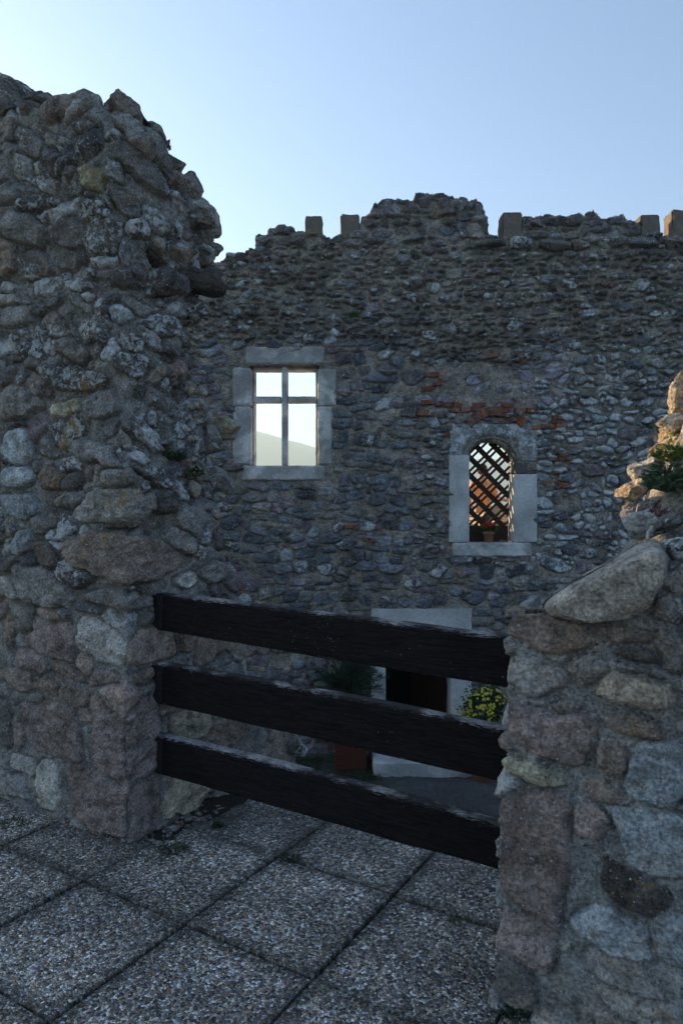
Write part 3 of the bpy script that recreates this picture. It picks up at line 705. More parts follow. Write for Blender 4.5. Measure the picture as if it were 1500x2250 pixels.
def wornbox(name, x0, y0, z0, x1, y1, z1, mat, parent, seed=0, amp=0.007, bev=0.012, step=0.022):
    """block with uneven, chipped faces"""
    import bmesh
    bm = box_mesh([(x0, y0, z0, x1, y1, z1)], 0)
    mx = max(x1 - x0, y1 - y0, z1 - z0)
    for _ in range(5):
        es = [e for e in bm.edges if e.calc_length() > step * 2]
        if not es: break
        bmesh.ops.subdivide_edges(bm, edges=es, cuts=1, use_grid_fill=True)
    bmesh.ops.triangulate(bm, faces=[f for f in bm.faces if len(f.verts) > 4])
    P = np.array([v.co[:] for v in bm.verts])
    lo = np.array([x0, y0, z0]); hi = np.array([x1, y1, z1])
    near = (np.abs(P - lo) < 1e-5).astype(int) + (np.abs(P - hi) < 1e-5).astype(int)
    cnt = near.sum(1)
    n = fbm(P[:, 0] * 9, P[:, 1] * 9, P[:, 2] * 9, seed, 4)
    sgn = (np.abs(P - hi) < 1e-5).astype(float) - (np.abs(P - lo) < 1e-5).astype(float)
    chip = np.where(cnt >= 2, bev * (0.4 + 1.4 * np.maximum(0, fbm(P[:, 0] * 13, P[:, 1] * 13, P[:, 2] * 13, seed + 3, 3) + .3)), 0)
    P = P + sgn * (amp * n - chip)[:, None]
    for v, p in zip(bm.verts, P): v.co = Vector(p)
    return obj_bm(name, bm, mat, parent, smooth=False)

def bw(name, x0, y0, x1, y1, fr, bk, mat, parent, seed=0, **k):
    """block given by its edges on the wall face; fr / bk = distance in front of / behind the face"""
    return wornbox(name, bx(x0), -fr, bz(y1) + 1.8, bx(x1), bk, bz(y0) + 1.8, mat, parent, seed, **k)

# merlons
ml = [(670, 708, 474, 516), (748, 790, 471, 514), (1102, 1147, 467, 520), (1405, 1448, 472, 521), (1474, 1520, 461, 523), (-60, -20, 470, 520), (1700, 1745, 465, 500)]
for i, (x0, x1, y0, y1) in enumerate(ml):
    wornbox('merlon', bx(x0), -0.02, bz(y1) + 1.75, bx(x1), 0.25, bz(y0) + 1.8, M_MERLON, back, 200 + i, amp=.016, bev=.03, step=.015)

# cornice: dark rough stones course under the parapet on the right
rs = random.Random(9)
x = 1060
while x < 1620:
    wd = rs.uniform(28, 78)
    c = (bx(x + wd / 2), -0.03, bz(536 + rs.uniform(-3, 5)) + 1.8)
    rock('cornice_stone', c, (wd / 2 * K * 1.15, .10, rs.uniform(12, 17) * K), back, rs.choice(PAL_DARK), 500 + int(x), lw=rs.uniform(.4, 1.25), lo=rs.uniform(0, .5), sub=4, mat=M_FAR)
    x += wd
# broken top stones
for i, (x, y, hw, hh, t, rl, lo) in enumerate([(617,506,28,13,0,4,.2),(580,530,20,14,0,0,.2),(650,530,18,12,0,0,.4),(848,464,36,24,1,-15,.2),(895,462,24,24,0,0,.8),(935,440,24,18,0,0,.2),(972,448,20,15,1,0,.2),(1012,450,24,18,0,0,.1),
        (1052,468,15,36,0,-8,.2),(1062,500,14,20,0,0,.2),(528,566,18,10,1,0,.2),(830,470,14,14,1,0,.3),(1180,490,24,13,0,0,.3),(1222,488,20,15,0,0,.1),(1262,484,18,16,0,0,.1),(1302,484,19,20,0,-10,.1),(1342,492,16,14,0,0,.1),(1380,496,20,13,1,0,.2),
        (1160,500,14,14,0,0,.6),(1240,505,22,10,0,0,.3),(960,475,26,12,2,0,.9),(1000,500,24,12,0,0,.2),(1020,478,18,11,0,0,.2)]):
    tint = [(0.075, .07, .07), (0.11, .095, .10), (0.14, .12, .09)][t]
    rock('broken_top_stone', (bx(x), 0.05, bz(y) + 1.8), (hw * K, .13, hh * K * 1.05), back, tint, 600 + i, roll=math.radians(-rl), lw=.4, lo=lo, sub=4, mat=M_FAR)
# a few larger pieces standing proud of the face
for i in range(46):
    rsx = random.Random(700 + i)
    x = rsx.uniform(520, 1495); y = rsx.uniform(590, 800)
    rock('face_stone', (bx(x), 0.0, bz(y) + 1.8), (rsx.uniform(11, 22) * K, .075, rsx.uniform(7, 13) * K), back, rsx.choice(PAL_DARK), 800 + i, roll=rsx.gauss(0, .2), lw=rsx.uniform(.4, 1.3), lo=rsx.uniform(0, .6), sub=3, mat=M_FAR)

# brickwork
bb = NB('old_brick')
bc = bb.attr('col'); bc = bb.mul(bc, bb.rng(bb.noise(25, 6, .7), .25, .75, .6, 1.35))
bc = bb.mix(bb.rng(bb.noise(11, 5, .7), .48, .60, 0, .8), bc, (.22, .20, .18))
M_BRICK = bb.done(bc, .95, bb.bump(bb.noise(45, 5, .7), .015), .1)
def bricks():
    rs = random.Random(3); L = []
    def row(x0, x1, y, h=13, w=28, ang=0, p=1.0):
        x = x0
        while x < x1:
            ww = w * rs.uniform(.6, 1.15)
            if rs.random() < p: L.append((x + ww / 2, y + rs.uniform(-2, 2), ww / 2 - 1, h / 2 - 1.2, ang + rs.gauss(0, .05)))
            x += ww
    row(955, 1035, 888, p=.6); row(990, 1040, 900, p=.75); row(1036, 1060, 889); row(1098, 1150, 889, p=.8); row(1100, 1155, 903, p=.8); row(1120, 1165, 914, p=.6)
    row(915, 940, 910); row(920, 945, 870, p=.8); row(922, 945, 884, p=.8); row(925, 950, 856, p=.7); row(935, 950, 825)
    for k in range(15):
        t = (k + .5) / 15; a = R(142 - 104 * t); cxx, cyy, rad = 1088, 978, 74
        L.append((cxx + rad * math.cos(a) * 1.04, cyy - rad * math.sin(a), 5.6, 10.5, -(math.pi / 2 - a)))
    row(1078, 1105, 927, 8)
    row(1165, 1185, 938); row(1185, 1235, 937, 11, 22); row(1210, 1222, 927, 10, 12); row(1212, 1225, 918, 9, 12)
    row(965, 985, 942, 10, 16); row(970, 985, 957, 10, 14)
    row(1200, 1250, 1008, 10, 24); row(1210, 1250, 996, 8, 20, p=.6); row(1190, 1235, 1062, 9, 22); row(1195, 1235, 1040, 8, 16, p=.7); row(1215, 1235, 1071, 8, 18)
    row(755, 820, 1157, 11, 30); row(760, 790, 1170, 10, 24, p=.7); row(795, 840, 1186, 9, 18, p=.7)
    row(1060, 1092, 782, 11, 32); row(1128, 1148, 792, 10, 19); row(1090, 1102, 796, 6, 10); row(1070, 1085, 755, 6, 14); row(1020, 1036, 524, 6, 15); row(1322, 1338, 629, 6, 14)
    row(530, 560, 1290, 8, 18, p=.6); row(1240, 1262, 1030, 8, 16, p=.5); row(962, 968, 838, 18, 9); row(950, 962, 844, 10, 9)
    Vs, Fs, Cs = [], [], []
    for i, (x, y, hw, hh, a) in enumerate(L):
        ca, sa = math.cos(a), math.sin(a); o = rs.uniform(.034, .056)
        g = rs.uniform(.65, 1.15); c = rs.choice([(.30, .095, .045), (.26, .085, .045), (.33, .13, .07), (.22, .085, .06)])
        nb_ = len(Vs)
        for (sx, sy, dy, q) in [(-1,-1,-o,.86),(1,-1,-o,.86),(1,1,-o,.86),(-1,1,-o,.86),(-1,-1,-o+.012,1),(1,-1,-o+.012,1),(1,1,-o+.012,1),(-1,1,-o+.012,1),(-1,-1,.06,1),(1,-1,.06,1),(1,1,.06,1),(-1,1,.06,1)]:
            jx = rs.uniform(-.8, .8); jy = rs.uniform(-.8, .8)
            X = sx * hw * q + jx; Y = sy * hh * q + jy
            Vs.append((bx(x + X * ca - Y * sa), dy + rs.uniform(-.003, .003), bz(y - (X * sa + Y * ca)) + 1.8)); Cs.append((c[0] * g, c[1] * g, c[2] * g, 1))
        n = nb_
        Fs += [(n, n + 1, n + 2, n + 3)] + [(n + 4 + i_, n + 4 + (i_ + 1) % 4, n + (i_ + 1) % 4, n + i_) for i_ in range(4)] + [(n + 8 + i_, n + 8 + (i_ + 1) % 4, n + 4 + (i_ + 1) % 4, n + 4 + i_) for i_ in range(4)]
    mesh_np('brickwork', np.array(Vs), np.array(Fs), M_BRICK, back, {'col': np.array(Cs)}, smooth=False)['label'] = 'red brick patches and relieving arch over the lattice window'
bricks()

# ---- mullioned stone window
wf = bpy.data.objects.new('window_frame', None); COL.objects.link(wf); wf.parent = back
wf['label'] = 'dressed stone frame of the four light window'
OS = M_OLDSTONE
bw('lintel', 540, 762, 712, 801, .035, .40, OS, wf, 11)
bw('jamb', 512, 808, 553, 892, .03, .40, OS, wf, 12); bw('jamb', 512, 893, 553, 1022, .025, .40, OS, wf, 13)
bw('jamb', 698, 811, 739, 892, .03, .40, OS, wf, 14); bw('jamb', 698, 893, 729, 1022, .03, .40, OS, wf, 15)
bw('sill', 534, 1023, 713, 1056, .04, .40, OS, wf, 16)
bw('mullion', 618, 803, 631, 1022, -.045, .25, OS, wf, 17, bev=.004, amp=.003)
bw('transom', 554, 869, 617, 882, -.06, .24, OS, wf, 18, bev=.004, amp=.003)
bw('transom', 632, 869, 697, 882, -.06, .24, OS, wf, 19, bev=.004, amp=.003)
# inner rebate
for k, (a, b_, c, d_) in enumerate([(553.5, 803, 558, 1022), (692.5, 803, 697.5, 1022), (558.5, 802, 617.5, 810), (631.5, 802, 692, 810)]):
    bw('rebate', a, b_, c, d_, -.10, .30, OS, wf, 30 + k, bev=.003, amp=.002)
# ---- arched window surround
af = bpy.data.objects.new('arched_window_surround', None); COL.objects.link(af); af.parent = back
NS = M_NEWSTONE
bw('jamb', 985, 1000, 1030, 1191, .035, .30, NS, af, 40, amp=.003, bev=.005)
bw('jamb', 1127, 1042, 1178, 1191, .035, .30, NS, af, 41, amp=.003, bev=.005)
bw('sill', 993, 1192, 1166, 1223, .05, .42, OS, af, 42)
# arch head: built from wedge-like stones with a curved soffit
def arch_head():
    cx = (bx(AX0) + bx(AX1)) / 2; hw = (bx(AX1) - bx(AX0)) / 2; sp = bz(ASP) + 1.8; hh = bz(ATOP) - bz(ASP)
    outer = [(1183, 1041), (1180, 985), (1172, 945), (1120, 938), (1080, 927), (1020, 927), (986, 933), (985, 999)]
    V_, F_, C_ = [], [], []
    n = 60; ths = np.linspace(-0.0, math.pi, n)
    def ray_out(th):
        d = np.array([math.cos(th), math.sin(th)]); best = None
        x0, x1, z1 = bx(986) - cx, bx(1180) - cx, bz(930) + 1.8 - sp
        t = 9
        if d[0] > 1e-6: t = min(t, x1 / d[0])
        if d[0] < -1e-6: t = min(t, x0 / d[0])
        if d[1] > 1e-6: t = min(t, z1 / d[1])
        return d * t
    m_ = 14
    for i, th in enumerate(ths):
        a = np.array([math.cos(th) * hw, math.sin(th) * hh]); o = ray_out(th)
        for j in range(m_ + 1):
            t = j / m_; q = a * (1 - t) + o * t
            dep = -0.03 + 0.10 * (1 - sstep(np.array(t), 0.0, 0.42))          # chamfer towards the opening
            nn = float(fbm(np.array(q[0] * 9), np.array(q[1] * 9), seed=91, octv=4)) * .012
            edge = .02 if j == m_ else 0
            V_.append((cx + q[0], dep + nn + edge, sp + q[1]))
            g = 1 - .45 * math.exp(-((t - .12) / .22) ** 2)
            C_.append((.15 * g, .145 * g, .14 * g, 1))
        V_.append((cx + a[0], .34, sp + a[1])); C_.append((.13, .12, .11, 1))
        V_.append((cx + o[0], .34, sp + o[1])); C_.append((.13, .12, .11, 1))
    W_ = m_ + 3
    for i in range(n - 1):
        for j in range(m_): F_.append((i * W_ + j, (i + 1) * W_ + j, (i + 1) * W_ + j + 1, i * W_ + j + 1)[::-1])
        F_.append((i * W_, (i + 1) * W_, (i + 1) * W_ + m_ + 1, i * W_ + m_ + 1))
        F_.append((i * W_ + m_, (i + 1) * W_ + m_, (i + 1) * W_ + m_ + 2, i * W_ + m_ + 2))
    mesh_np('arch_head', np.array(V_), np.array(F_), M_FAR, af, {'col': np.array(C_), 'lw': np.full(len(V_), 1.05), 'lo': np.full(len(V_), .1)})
arch_head()
bw('arch_shoulder', 1131, 1013, 1160, 1041, .015, .30, simple_mat('dark_sandstone', (.10, .095, .09)), af, 45)

# lattice in the arched opening
b = NB('dark_timber')
g_ = b.noise(14, 5, .6)
M_TIMB = b.done(b.mix(g_, (.028, .017, .012), (.075, .045, .03)), .75, b.bump(b.noise(60, 4), .004), .3)
lat = empty('lattice_grille', (bx(1079), YB + .30, bz(1193)), 'dark diagonal timber lattice filling the arched window above a solid panel', 'grille')
def clip_bar(p, d, halfw, y0, y1, n=60):
    """a slat clipped to the arched outline"""
    import bmesh
    cx = 0.0; hw = (bx(AX1) - bx(AX0)) / 2 + .01; sp = bz(ASP) - bz(1193); hh = bz(ATOP) - bz(ASP) + .01; zb = bz(1157) - bz(1193)
    def inside(q):
        return abs(q[0]) < hw and q[1] > zb and (q[1] < sp or (q[0] / hw) ** 2 + ((q[1] - sp) / hh) ** 2 < 1)
    ts = np.linspace(-2, 2, 1600); ins = [t for t in ts if inside(np.array(p) + np.array(d) * t)]
    if len(ins) < 8: return None
    return min(ins), max(ins)
def slats(name, ang, spacing, pairs, halfw, y0, y1):
    import bmesh
    d = np.array([math.cos(ang), math.sin(ang)]); nrm = np.array([-d[1], d[0]])
    c = np.array([0, (bz(1080) - bz(1193))])
    for k in range(-12, 13):
        for off in pairs:
            p = c + nrm * (k * spacing + off); r_ = clip_bar(p, d, halfw, y0, y1)
            if not r_: continue
            a = p + d * r_[0]; b_ = p + d * r_[1]
            bm = bmesh.new()
            qs = [a - nrm * halfw, b_ - nrm * halfw, b_ + nrm * halfw, a + nrm * halfw]
            f1 = [bm.verts.new((q[0], y0, q[1])) for q in qs]; f2 = [bm.verts.new((q[0], y1, q[1])) for q in qs]
            bm.faces.new(f1); bm.faces.new(f2[::-1])
            for i in range(4): bm.faces.new((f1[i], f2[i], f2[(i + 1) % 4], f1[(i + 1) % 4]))
            bmesh.ops.recalc_face_normals(bm, faces=bm.faces)
            obj_bm(name, bm, M_TIMB, lat)
slats('slat', R(45), 0.1815, (-0.032, 0.032), .0165, -.03, -.005)
slats('slat', R(-45), 0.1815, (0.0,), .037, .0, .025)
zb = bz(1193)
obj_bm('panel', box_mesh([(bx(1030) - bx(1079), -.01, 0.0, bx(1126) - bx(1079), .03, bz(1156) - zb)], .004), M_TIMB, lat)

# ---- doorway
df = bpy.data.objects.new('door_frame', None); COL.objects.link(df); df.parent = back
bw('lintel', 815, 1337, 1035, 1386, .04, .30, NS, df, 60, amp=.002, bev=.004)
bw('jamb', 815, 1387, 847, 1700, .04, .30, NS, df, 61, amp=.002, bev=.004)
bw('jamb', 989, 1387, 1035, 1700, .04, .30, NS, df, 62, amp=.002, bev=.004)
M_DOOR = simple_mat('old_door_wood', (.05, .022, .010), .7, .5, 8, .006)
wornbox('transom_board', bx(874), .06, bz(1386) + 1.8, bx(975), .10, bz(1372) + 1.8, simple_mat('grey_wood', (.12, .10, .085)), df, 63, bev=.003)
# open door leaf standing inside the dark passage
leaf = obj_bm('door_leaf', box_mesh([(0, -.025, 0, .85, .025, 2.0)], .006), M_DOOR, df)
leaf.location = (bx(988), TH + .02, bz(1700) + 1.8); leaf.rotation_euler = (0, 0, R(118))

# ================================================================== structures behind and around
M_EARTH = None
b = NB('courtyard_ground')
n1 = b.noise(3, 6, .6); n2 = b.noise(26, 6, .7)
c = b.mix(n1, (.055, .053, .052), (.13, .125, .12)); c = b.mul(c, b.rng(n2, .25, .75, .6, 1.4))
moss = b.math('MULTIPLY', b.attr('moss', 2), b.rng(b.noise(30, 5, .7), .42, .58))
c = b.mix(moss, c, (.03, .05, .012))
v = b.vor(60); c = b.mix(b.math('MULTIPLY', b.rng(v, .12, .2, .55, 0), b.rng(b.noise(8, 3), .5, .65)), c, (.3, .3, .29))
M_COURT = b.done(c, .95, b.bump(n2, .02), .15)
def court():
    us = np.arange(-3.5, 4.5, .03); vs_ = np.arange(2.9, YB + .2, .03); U_, V_ = np.meshgrid(us, vs_)
    z = -1.80 + .03 * fbm(U_ * 1.5, V_ * 1.5, seed=5)
    # bedrock rising towards the terrace on the right
    k = sstep(U_, -.1, .7) * (1 - sstep(V_, 7.9, 8.7))
    ridge = np.abs(fbm(U_ * 2.1, V_ * 2.1, seed=8, octv=5, gain=.55))
    z = z + k * (.14 + .35 * (0.4 - ridge)) + .02 * fbm(U_ * 12, V_ * 12, seed=6)
    k2 = (1 - sstep(V_, 4.5, 7.5)) * sstep(U_, .2, 1.2); z = z + .5 * k2
    moss_ = np.clip(1 - ((U_ + .0) / .75) ** 2, 0, 1) * sstep(V_, 7.8, 8.6)
    o = mesh_np('courtyard_ground', np.stack([U_, V_, z], -1).reshape(-1, 3), grid_faces(*U_.shape), M_COURT, None, {'moss': moss_.ravel()}); o['kind'] = 'structure'
court()
# terrace paving of washed-aggregate slabs
b = NB('washed_aggregate')
wob = b.n('ShaderNodeVectorMath', operation='ADD')
ns = b.n('ShaderNodeTexNoise'); ns.inputs['Scale'].default_value = 40; b.l(b.co, ns.inputs['Vector'])
ms = b.n('ShaderNodeVectorMath', operation='SCALE'); b.l(ns.outputs[1], ms.inputs[0]); ms.inputs[3].default_value = .008
b.l(b.co, wob.inputs[0]); b.l(ms.outputs[0], wob.inputs[1])
flat = b.n('ShaderNodeVectorMath', operation='MULTIPLY'); b.l(wob.outputs[0], flat.inputs[0]); flat.inputs[1].default_value = (1, 1, .0)
cof = flat.outputs[0]
SC = 92
vd = b.vor(SC, 'F1', co=cof); vcol = b.vor(SC, 'F1', co=cof, out='Color'); ve = b.vor(SC, 'DISTANCE_TO_EDGE', co=cof)
sp = b.n('ShaderNodeSeparateColor'); b.l(vcol, sp.inputs[0])
peb = b.ramp(sp.outputs[0], [(0, (.08, .07, .065)), (.16, (.17, .15, .13)), (.32, (.30, .21, .14)), (.45, (.22, .22, .23)), (.58, (.38, .35, .31)), (.74, (.50, .42, .32)), (.84, (.62, .60, .57)), (.95, (.75, .74, .72))], 'CONSTANT')
peb = b.mul(peb, b.rng(sp.outputs[1], 0, 1, .75, 1.2))
peb = b.mul(peb, b.rng(b.noise(3.5, 5), .3, .7, .75, 1.15))
edge = b.rng(ve, .02, .09, 0, 1)
peb = b.mul(peb, b.attr('tone', 2)); peb = b.mul(peb, b.rng(b.noise(1.6, 5, .6), .38, .62, 0.95, 1.75))
c = b.mix(edge, (.05, .046, .042), peb)
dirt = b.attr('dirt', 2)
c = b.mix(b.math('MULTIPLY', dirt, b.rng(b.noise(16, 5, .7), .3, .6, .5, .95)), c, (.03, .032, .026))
dome = b.math('MULTIPLY', b.rng(vd, .1, .62, 1, 0, True), b.rng(sp.outputs[2], 0, 1, .6, 1))
dome = b.math('MULTIPLY', dome, edge)
M_SLAB = b.done(c, b.rng(sp.outputs[1], 0, 1, .5, .8), b.bump(b.math('ADD', dome, b.math('MULTIPLY', b.noise(6, 3), .25)), .014), .4)
A0 = np.array([-.606, 2.652]); SZ = .598
def to_world(i, j): return A0 + E1 * SZ * i + E2 * SZ * j
EDGE = [(-.78, 3.92), (1.3, 3.32)]     # far rim of the terrace
def paving():
    Vs, Fs, D, T = [], [], [], []
    n = 14
    rs_ = random.Random(2)
    for i in range(-9, 10):
        for j in range(-9, 4):
            c = to_world(i + .5, j + .5)
            if np.linalg.norm(c) > 5.2: continue
            if c[1] > 3.95 - 0.3 * (c[0] + .78): continue
            g = .0028 + rs_.uniform(0, .002); dz = rs_.uniform(-.004, .004); tx, ty = rs_.uniform(-.004, .004), rs_.uniform(-.004, .004)
            base = len(Vs)
            ts = np.concatenate([[0.0, 0.004], np.linspace(.02, .98, n - 3), [.996, 1.0]])
            for a_ in ts:
                for b_ in ts:
                    u_ = g / SZ + a_ * (1 - 2 * g / SZ); v_ = g / SZ + b_ * (1 - 2 * g / SZ)
                    p = to_world(i + u_, j + v_)
                    e = min(a_, 1 - a_, b_, 1 - b_)
                    rough = .003 * float(vnoise(p[0] * 30, p[1] * 30, 0, 4))
                    z = dz + tx * (a_ - .5) + ty * (b_ - .5) - (.007 if e == 0 else 0) 
                    if e == 0: p = p + np.array([1, 1]) * rough * 1.0
                    rl_ = p - CL; n_ = rl_ @ E1; t_ = rl_ @ E2
                    if -.02 < n_ < .2 and .06 < t_ < .7: z -= .06 * (1 - float(sstep(np.array(n_), .10 + .03 * math.sin(t_ * 17), .15))) * float(sstep(np.array(t_), .06, .12))
                    if p[1] > 3.96 - .29 * (p[0] + .78): p[1] = 3.96 - .29 * (p[0] + .78)
                    Vs.append((p[0], p[1], z)); D.append(max(0.0, 1 - e * 14) * .9)
            m = len(ts)
            for a_ in range(m - 1):
                for b_ in range(m - 1):
                    Fs.append((base + a_ * m + b_, base + (a_ + 1) * m + b_, base + (a_ + 1) * m + b_ + 1, base + a_ * m + b_ + 1))
            # skirt
            ring = [a_ * m for a_ in range(m)] + [(m - 1) * m + b_ for b_ in range(1, m)] + [a_ * m + m - 1 for a_ in range(m - 2, -1, -1)] + [b_ for b_ in range(m - 2, 0, -1)]
            lowb = len(Vs)
            for q in ring: x_, y_, z_ = Vs[base + q]; Vs.append((x_, y_, z_ - .035)); D.append(1)
            for q in range(len(ring)):
                r2 = (q + 1) % len(ring); Fs.append((base + ring[r2], base + ring[q], lowb + q, lowb + r2))
            T += [rs_.uniform(.95, 1.35)] * (len(Vs) - base)
    D = np.array(D); P = np.array(Vs)
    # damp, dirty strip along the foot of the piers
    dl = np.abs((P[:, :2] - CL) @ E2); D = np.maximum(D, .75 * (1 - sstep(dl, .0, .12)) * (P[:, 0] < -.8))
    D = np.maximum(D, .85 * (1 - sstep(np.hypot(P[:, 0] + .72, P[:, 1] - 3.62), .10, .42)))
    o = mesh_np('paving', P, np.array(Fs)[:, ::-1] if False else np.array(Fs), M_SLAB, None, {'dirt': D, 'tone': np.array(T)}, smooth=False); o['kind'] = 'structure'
paving()
M_JOINT = simple_mat('joint_earth', (.04, .036, .03), 1.0, .5, 40, .01, .05)
def terrace():
    us = np.arange(-5.5, 5.5, .05); vs_ = np.arange(-5.5, 4.15, .05); U_, V_ = np.meshgrid(us, vs_)
    lim = 3.98 - .29 * (U_ + .78)
    Vc = np.minimum(V_, lim); over = np.maximum(V_ - lim, 0)
    z = -.018 + .004 * fbm(U_ * 9, V_ * 9, seed=3) - np.minimum(over, .05) * 36 * (over > 0)
    pt = np.exp(-((U_ + .62) / .2) ** 2 - ((V_ - 3.78) / .1) ** 2); z = z + .02 * pt
    o = mesh_np('terrace_bed', np.stack([U_, Vc + .01 * (over > 0), z], -1).reshape(-1, 3), grid_faces(*U_.shape), M_JOINT, None); o['kind'] = 'structure'
terrace()
def hollow_bits():
    rs = random.Random(17); Vv, Ff, Cc, n_ = [], [], [], 0
    for i in range(130):
        t_, q_ = rs.uniform(.08, .66), rs.uniform(.0, .15); p_ = CL + E2 * t_ + E1 * q_; s_ = rs.uniform(.004, .014) * (1.8 if rs.random() < .08 else 1)
        q = v0 * (1 + .3 * vnoise(v0[:, 0] * 2 + i, v0[:, 1] * 2, v0[:, 2] * 2, 9))[:, None] * np.array([s_ * 1.3, s_, s_ * .7]) + np.array([p_[0], p_[1], -.014])
        Vv.append(q); Ff.append(f0 + n_); n_ += len(q); a = np.ones((len(q), 4)); a[:, :3] = rs.choice([DK, G_, BR, BK]); Cc.append(a)
    Vv = np.vstack(Vv); o = mesh_np('gravel', Vv, np.vstack(Ff), M_NEAR, None, {'col': np.vstack(Cc), 'lw': np.full(len(Vv), .2), 'lo': np.zeros(len(Vv))})
    tag(o, 'loose dark gravel in the hollow along the foot of the left pier', 'gravel', None, 'stuff')
hollow_bits()
# ground sheet to the horizon and far hill
b = NB('far_ground'); M_FARG = b.done(b.mix(b.noise(.02, 6, .7), (.03, .05, .03), (.05, .08, .045)), 1.0, None, .05)
def hill():
    xs = np.linspace(-3200, 3200, 260); ys = np.concatenate([np.linspace(14, 700, 30), np.linspace(730, 2600, 90)])
    X, Y = np.meshgrid(xs, ys)
    D_ = 1500.0
    pxs = X / D_ * F + 750
    ry = np.interp(pxs, [-2400, -900, 0, 300, 480, 561, 690, 800, 1000, 1060, 1110, 1200, 1500, 2500, 3900], [1050, 960, 928, 925, 930, 945, 985, 1003, 1018, 1008, 1014, 1000, 1020, 960, 1050])
    Hh = (1125 - ry) / F * D_ + 6 * fbm(X / 22, Y / 22, seed=3, octv=4)
    k = sstep(Y, 850, 1500) * (1 - .5 * sstep(Y, 1500, 2600))
    z = -60 + (Hh + 61.6) * k + 14 * fbm(X / 130, Y / 130, seed=4, octv=4) * sstep(Y, 300, 900) * (1 - .75 * k)
    z = np.where(Y < 300, np.interp(Y, [14, 60, 300], [-3, -14, -60]), z)
    o = mesh_np('hills', np.stack([X, Y, z], -1).reshape(-1, 3), grid_faces(*X.shape), M_FARG, None); o['kind'] = 'structure'
hill()
def gsheet():
    v = [(-3200, -3200, -3.0), (3200, -3200, -3.0), (3200, 14.2, -3.0), (-3200, 14.2, -3.0)]
    o = mesh_np('ground', np.array(v), [(0, 1, 2, 3)], M_FARG, None); o['kind'] = 'structure'
gsheet()
# upper platform behind the wall (sits over the dark passage behind the doorway)
M_PLAT = simple_mat('sandy_floor', (.33, .27, .19), .95, .25, 5, .01, .1)
wornbox('upper_floor', -1.0, YB + TH + .01, .35, 8.0, 20.0, .72, M_PLAT, None, 80, step=.5)['kind'] = 'structure'
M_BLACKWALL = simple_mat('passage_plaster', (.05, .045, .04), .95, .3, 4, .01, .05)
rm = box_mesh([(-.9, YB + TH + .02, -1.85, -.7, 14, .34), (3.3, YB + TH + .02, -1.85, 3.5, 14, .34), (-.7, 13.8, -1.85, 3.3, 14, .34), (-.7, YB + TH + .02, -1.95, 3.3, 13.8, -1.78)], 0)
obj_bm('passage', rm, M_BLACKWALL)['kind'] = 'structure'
# ================================================================== WOODEN BARRIER
b = NB('weathered_black_board')
mp_ = b.n('ShaderNodeMapping'); b.l(b.co, mp_.inputs[0]); mp_.inputs['Scale'].default_value = (1, 14, 14)
gr = b.noise(9, 7, .65, .6, co=mp_.outputs[0]); gr2 = b.noise(30, 5, .7, 0, co=mp_.outputs[0])
c = b.mix(b.rng(gr, .35, .65), (.003, .003, .0045), (.022, .017, .017))
c = b.mul(c, b.rng(gr2, .32, .68, .25, 1.9))
top_ = b.attr('edge', 2)
fl = b.rng(b.math('ADD', b.math('MULTIPLY', gr2, .75), b.math('MULTIPLY', top_, .24)), .56, .60, 0, .92)
fl = b.math('MULTIPLY', fl, b.rng(b.noise(5.5, 5), .44, .58, .12, 1))
fl = b.math('MULTIPLY', fl, b.rng(top_, .05, .6, 0, 1))
c = b.mix(fl, c, b.mix(b.noise(20, 3), (.34, .31, .305), (.85, .81, .80)))
spk = b.math('MULTIPLY', b.rng(b.math('ADD', b.vor(42, co=b.co), b.math('MULTIPLY', b.noise(120, 2), .2)), .17, .22, 1, 0), b.rng(b.noise(2.6, 3), .56, .68, 0, .9))
c = b.mix(spk, c, (.42, .40, .40))
M_RAIL = b.done(c, .7, b.bump(b.math('ADD', gr, b.math('MULTIPLY', gr2, .8)), .012), .12)
M_IRON = simple_mat('black_iron', (.012, .012, .014), .5, .3, 20, .003, .5)
G0 = np.array([-.93, 3.50]); GL = 1.92
gate = empty('wooden_barrier', (G0[0], G0[1], 0), 'barrier of three dark weathered boards closing the gap between the two stone walls', 'barrier')
gate.rotation_euler = (0, 0, YAW)
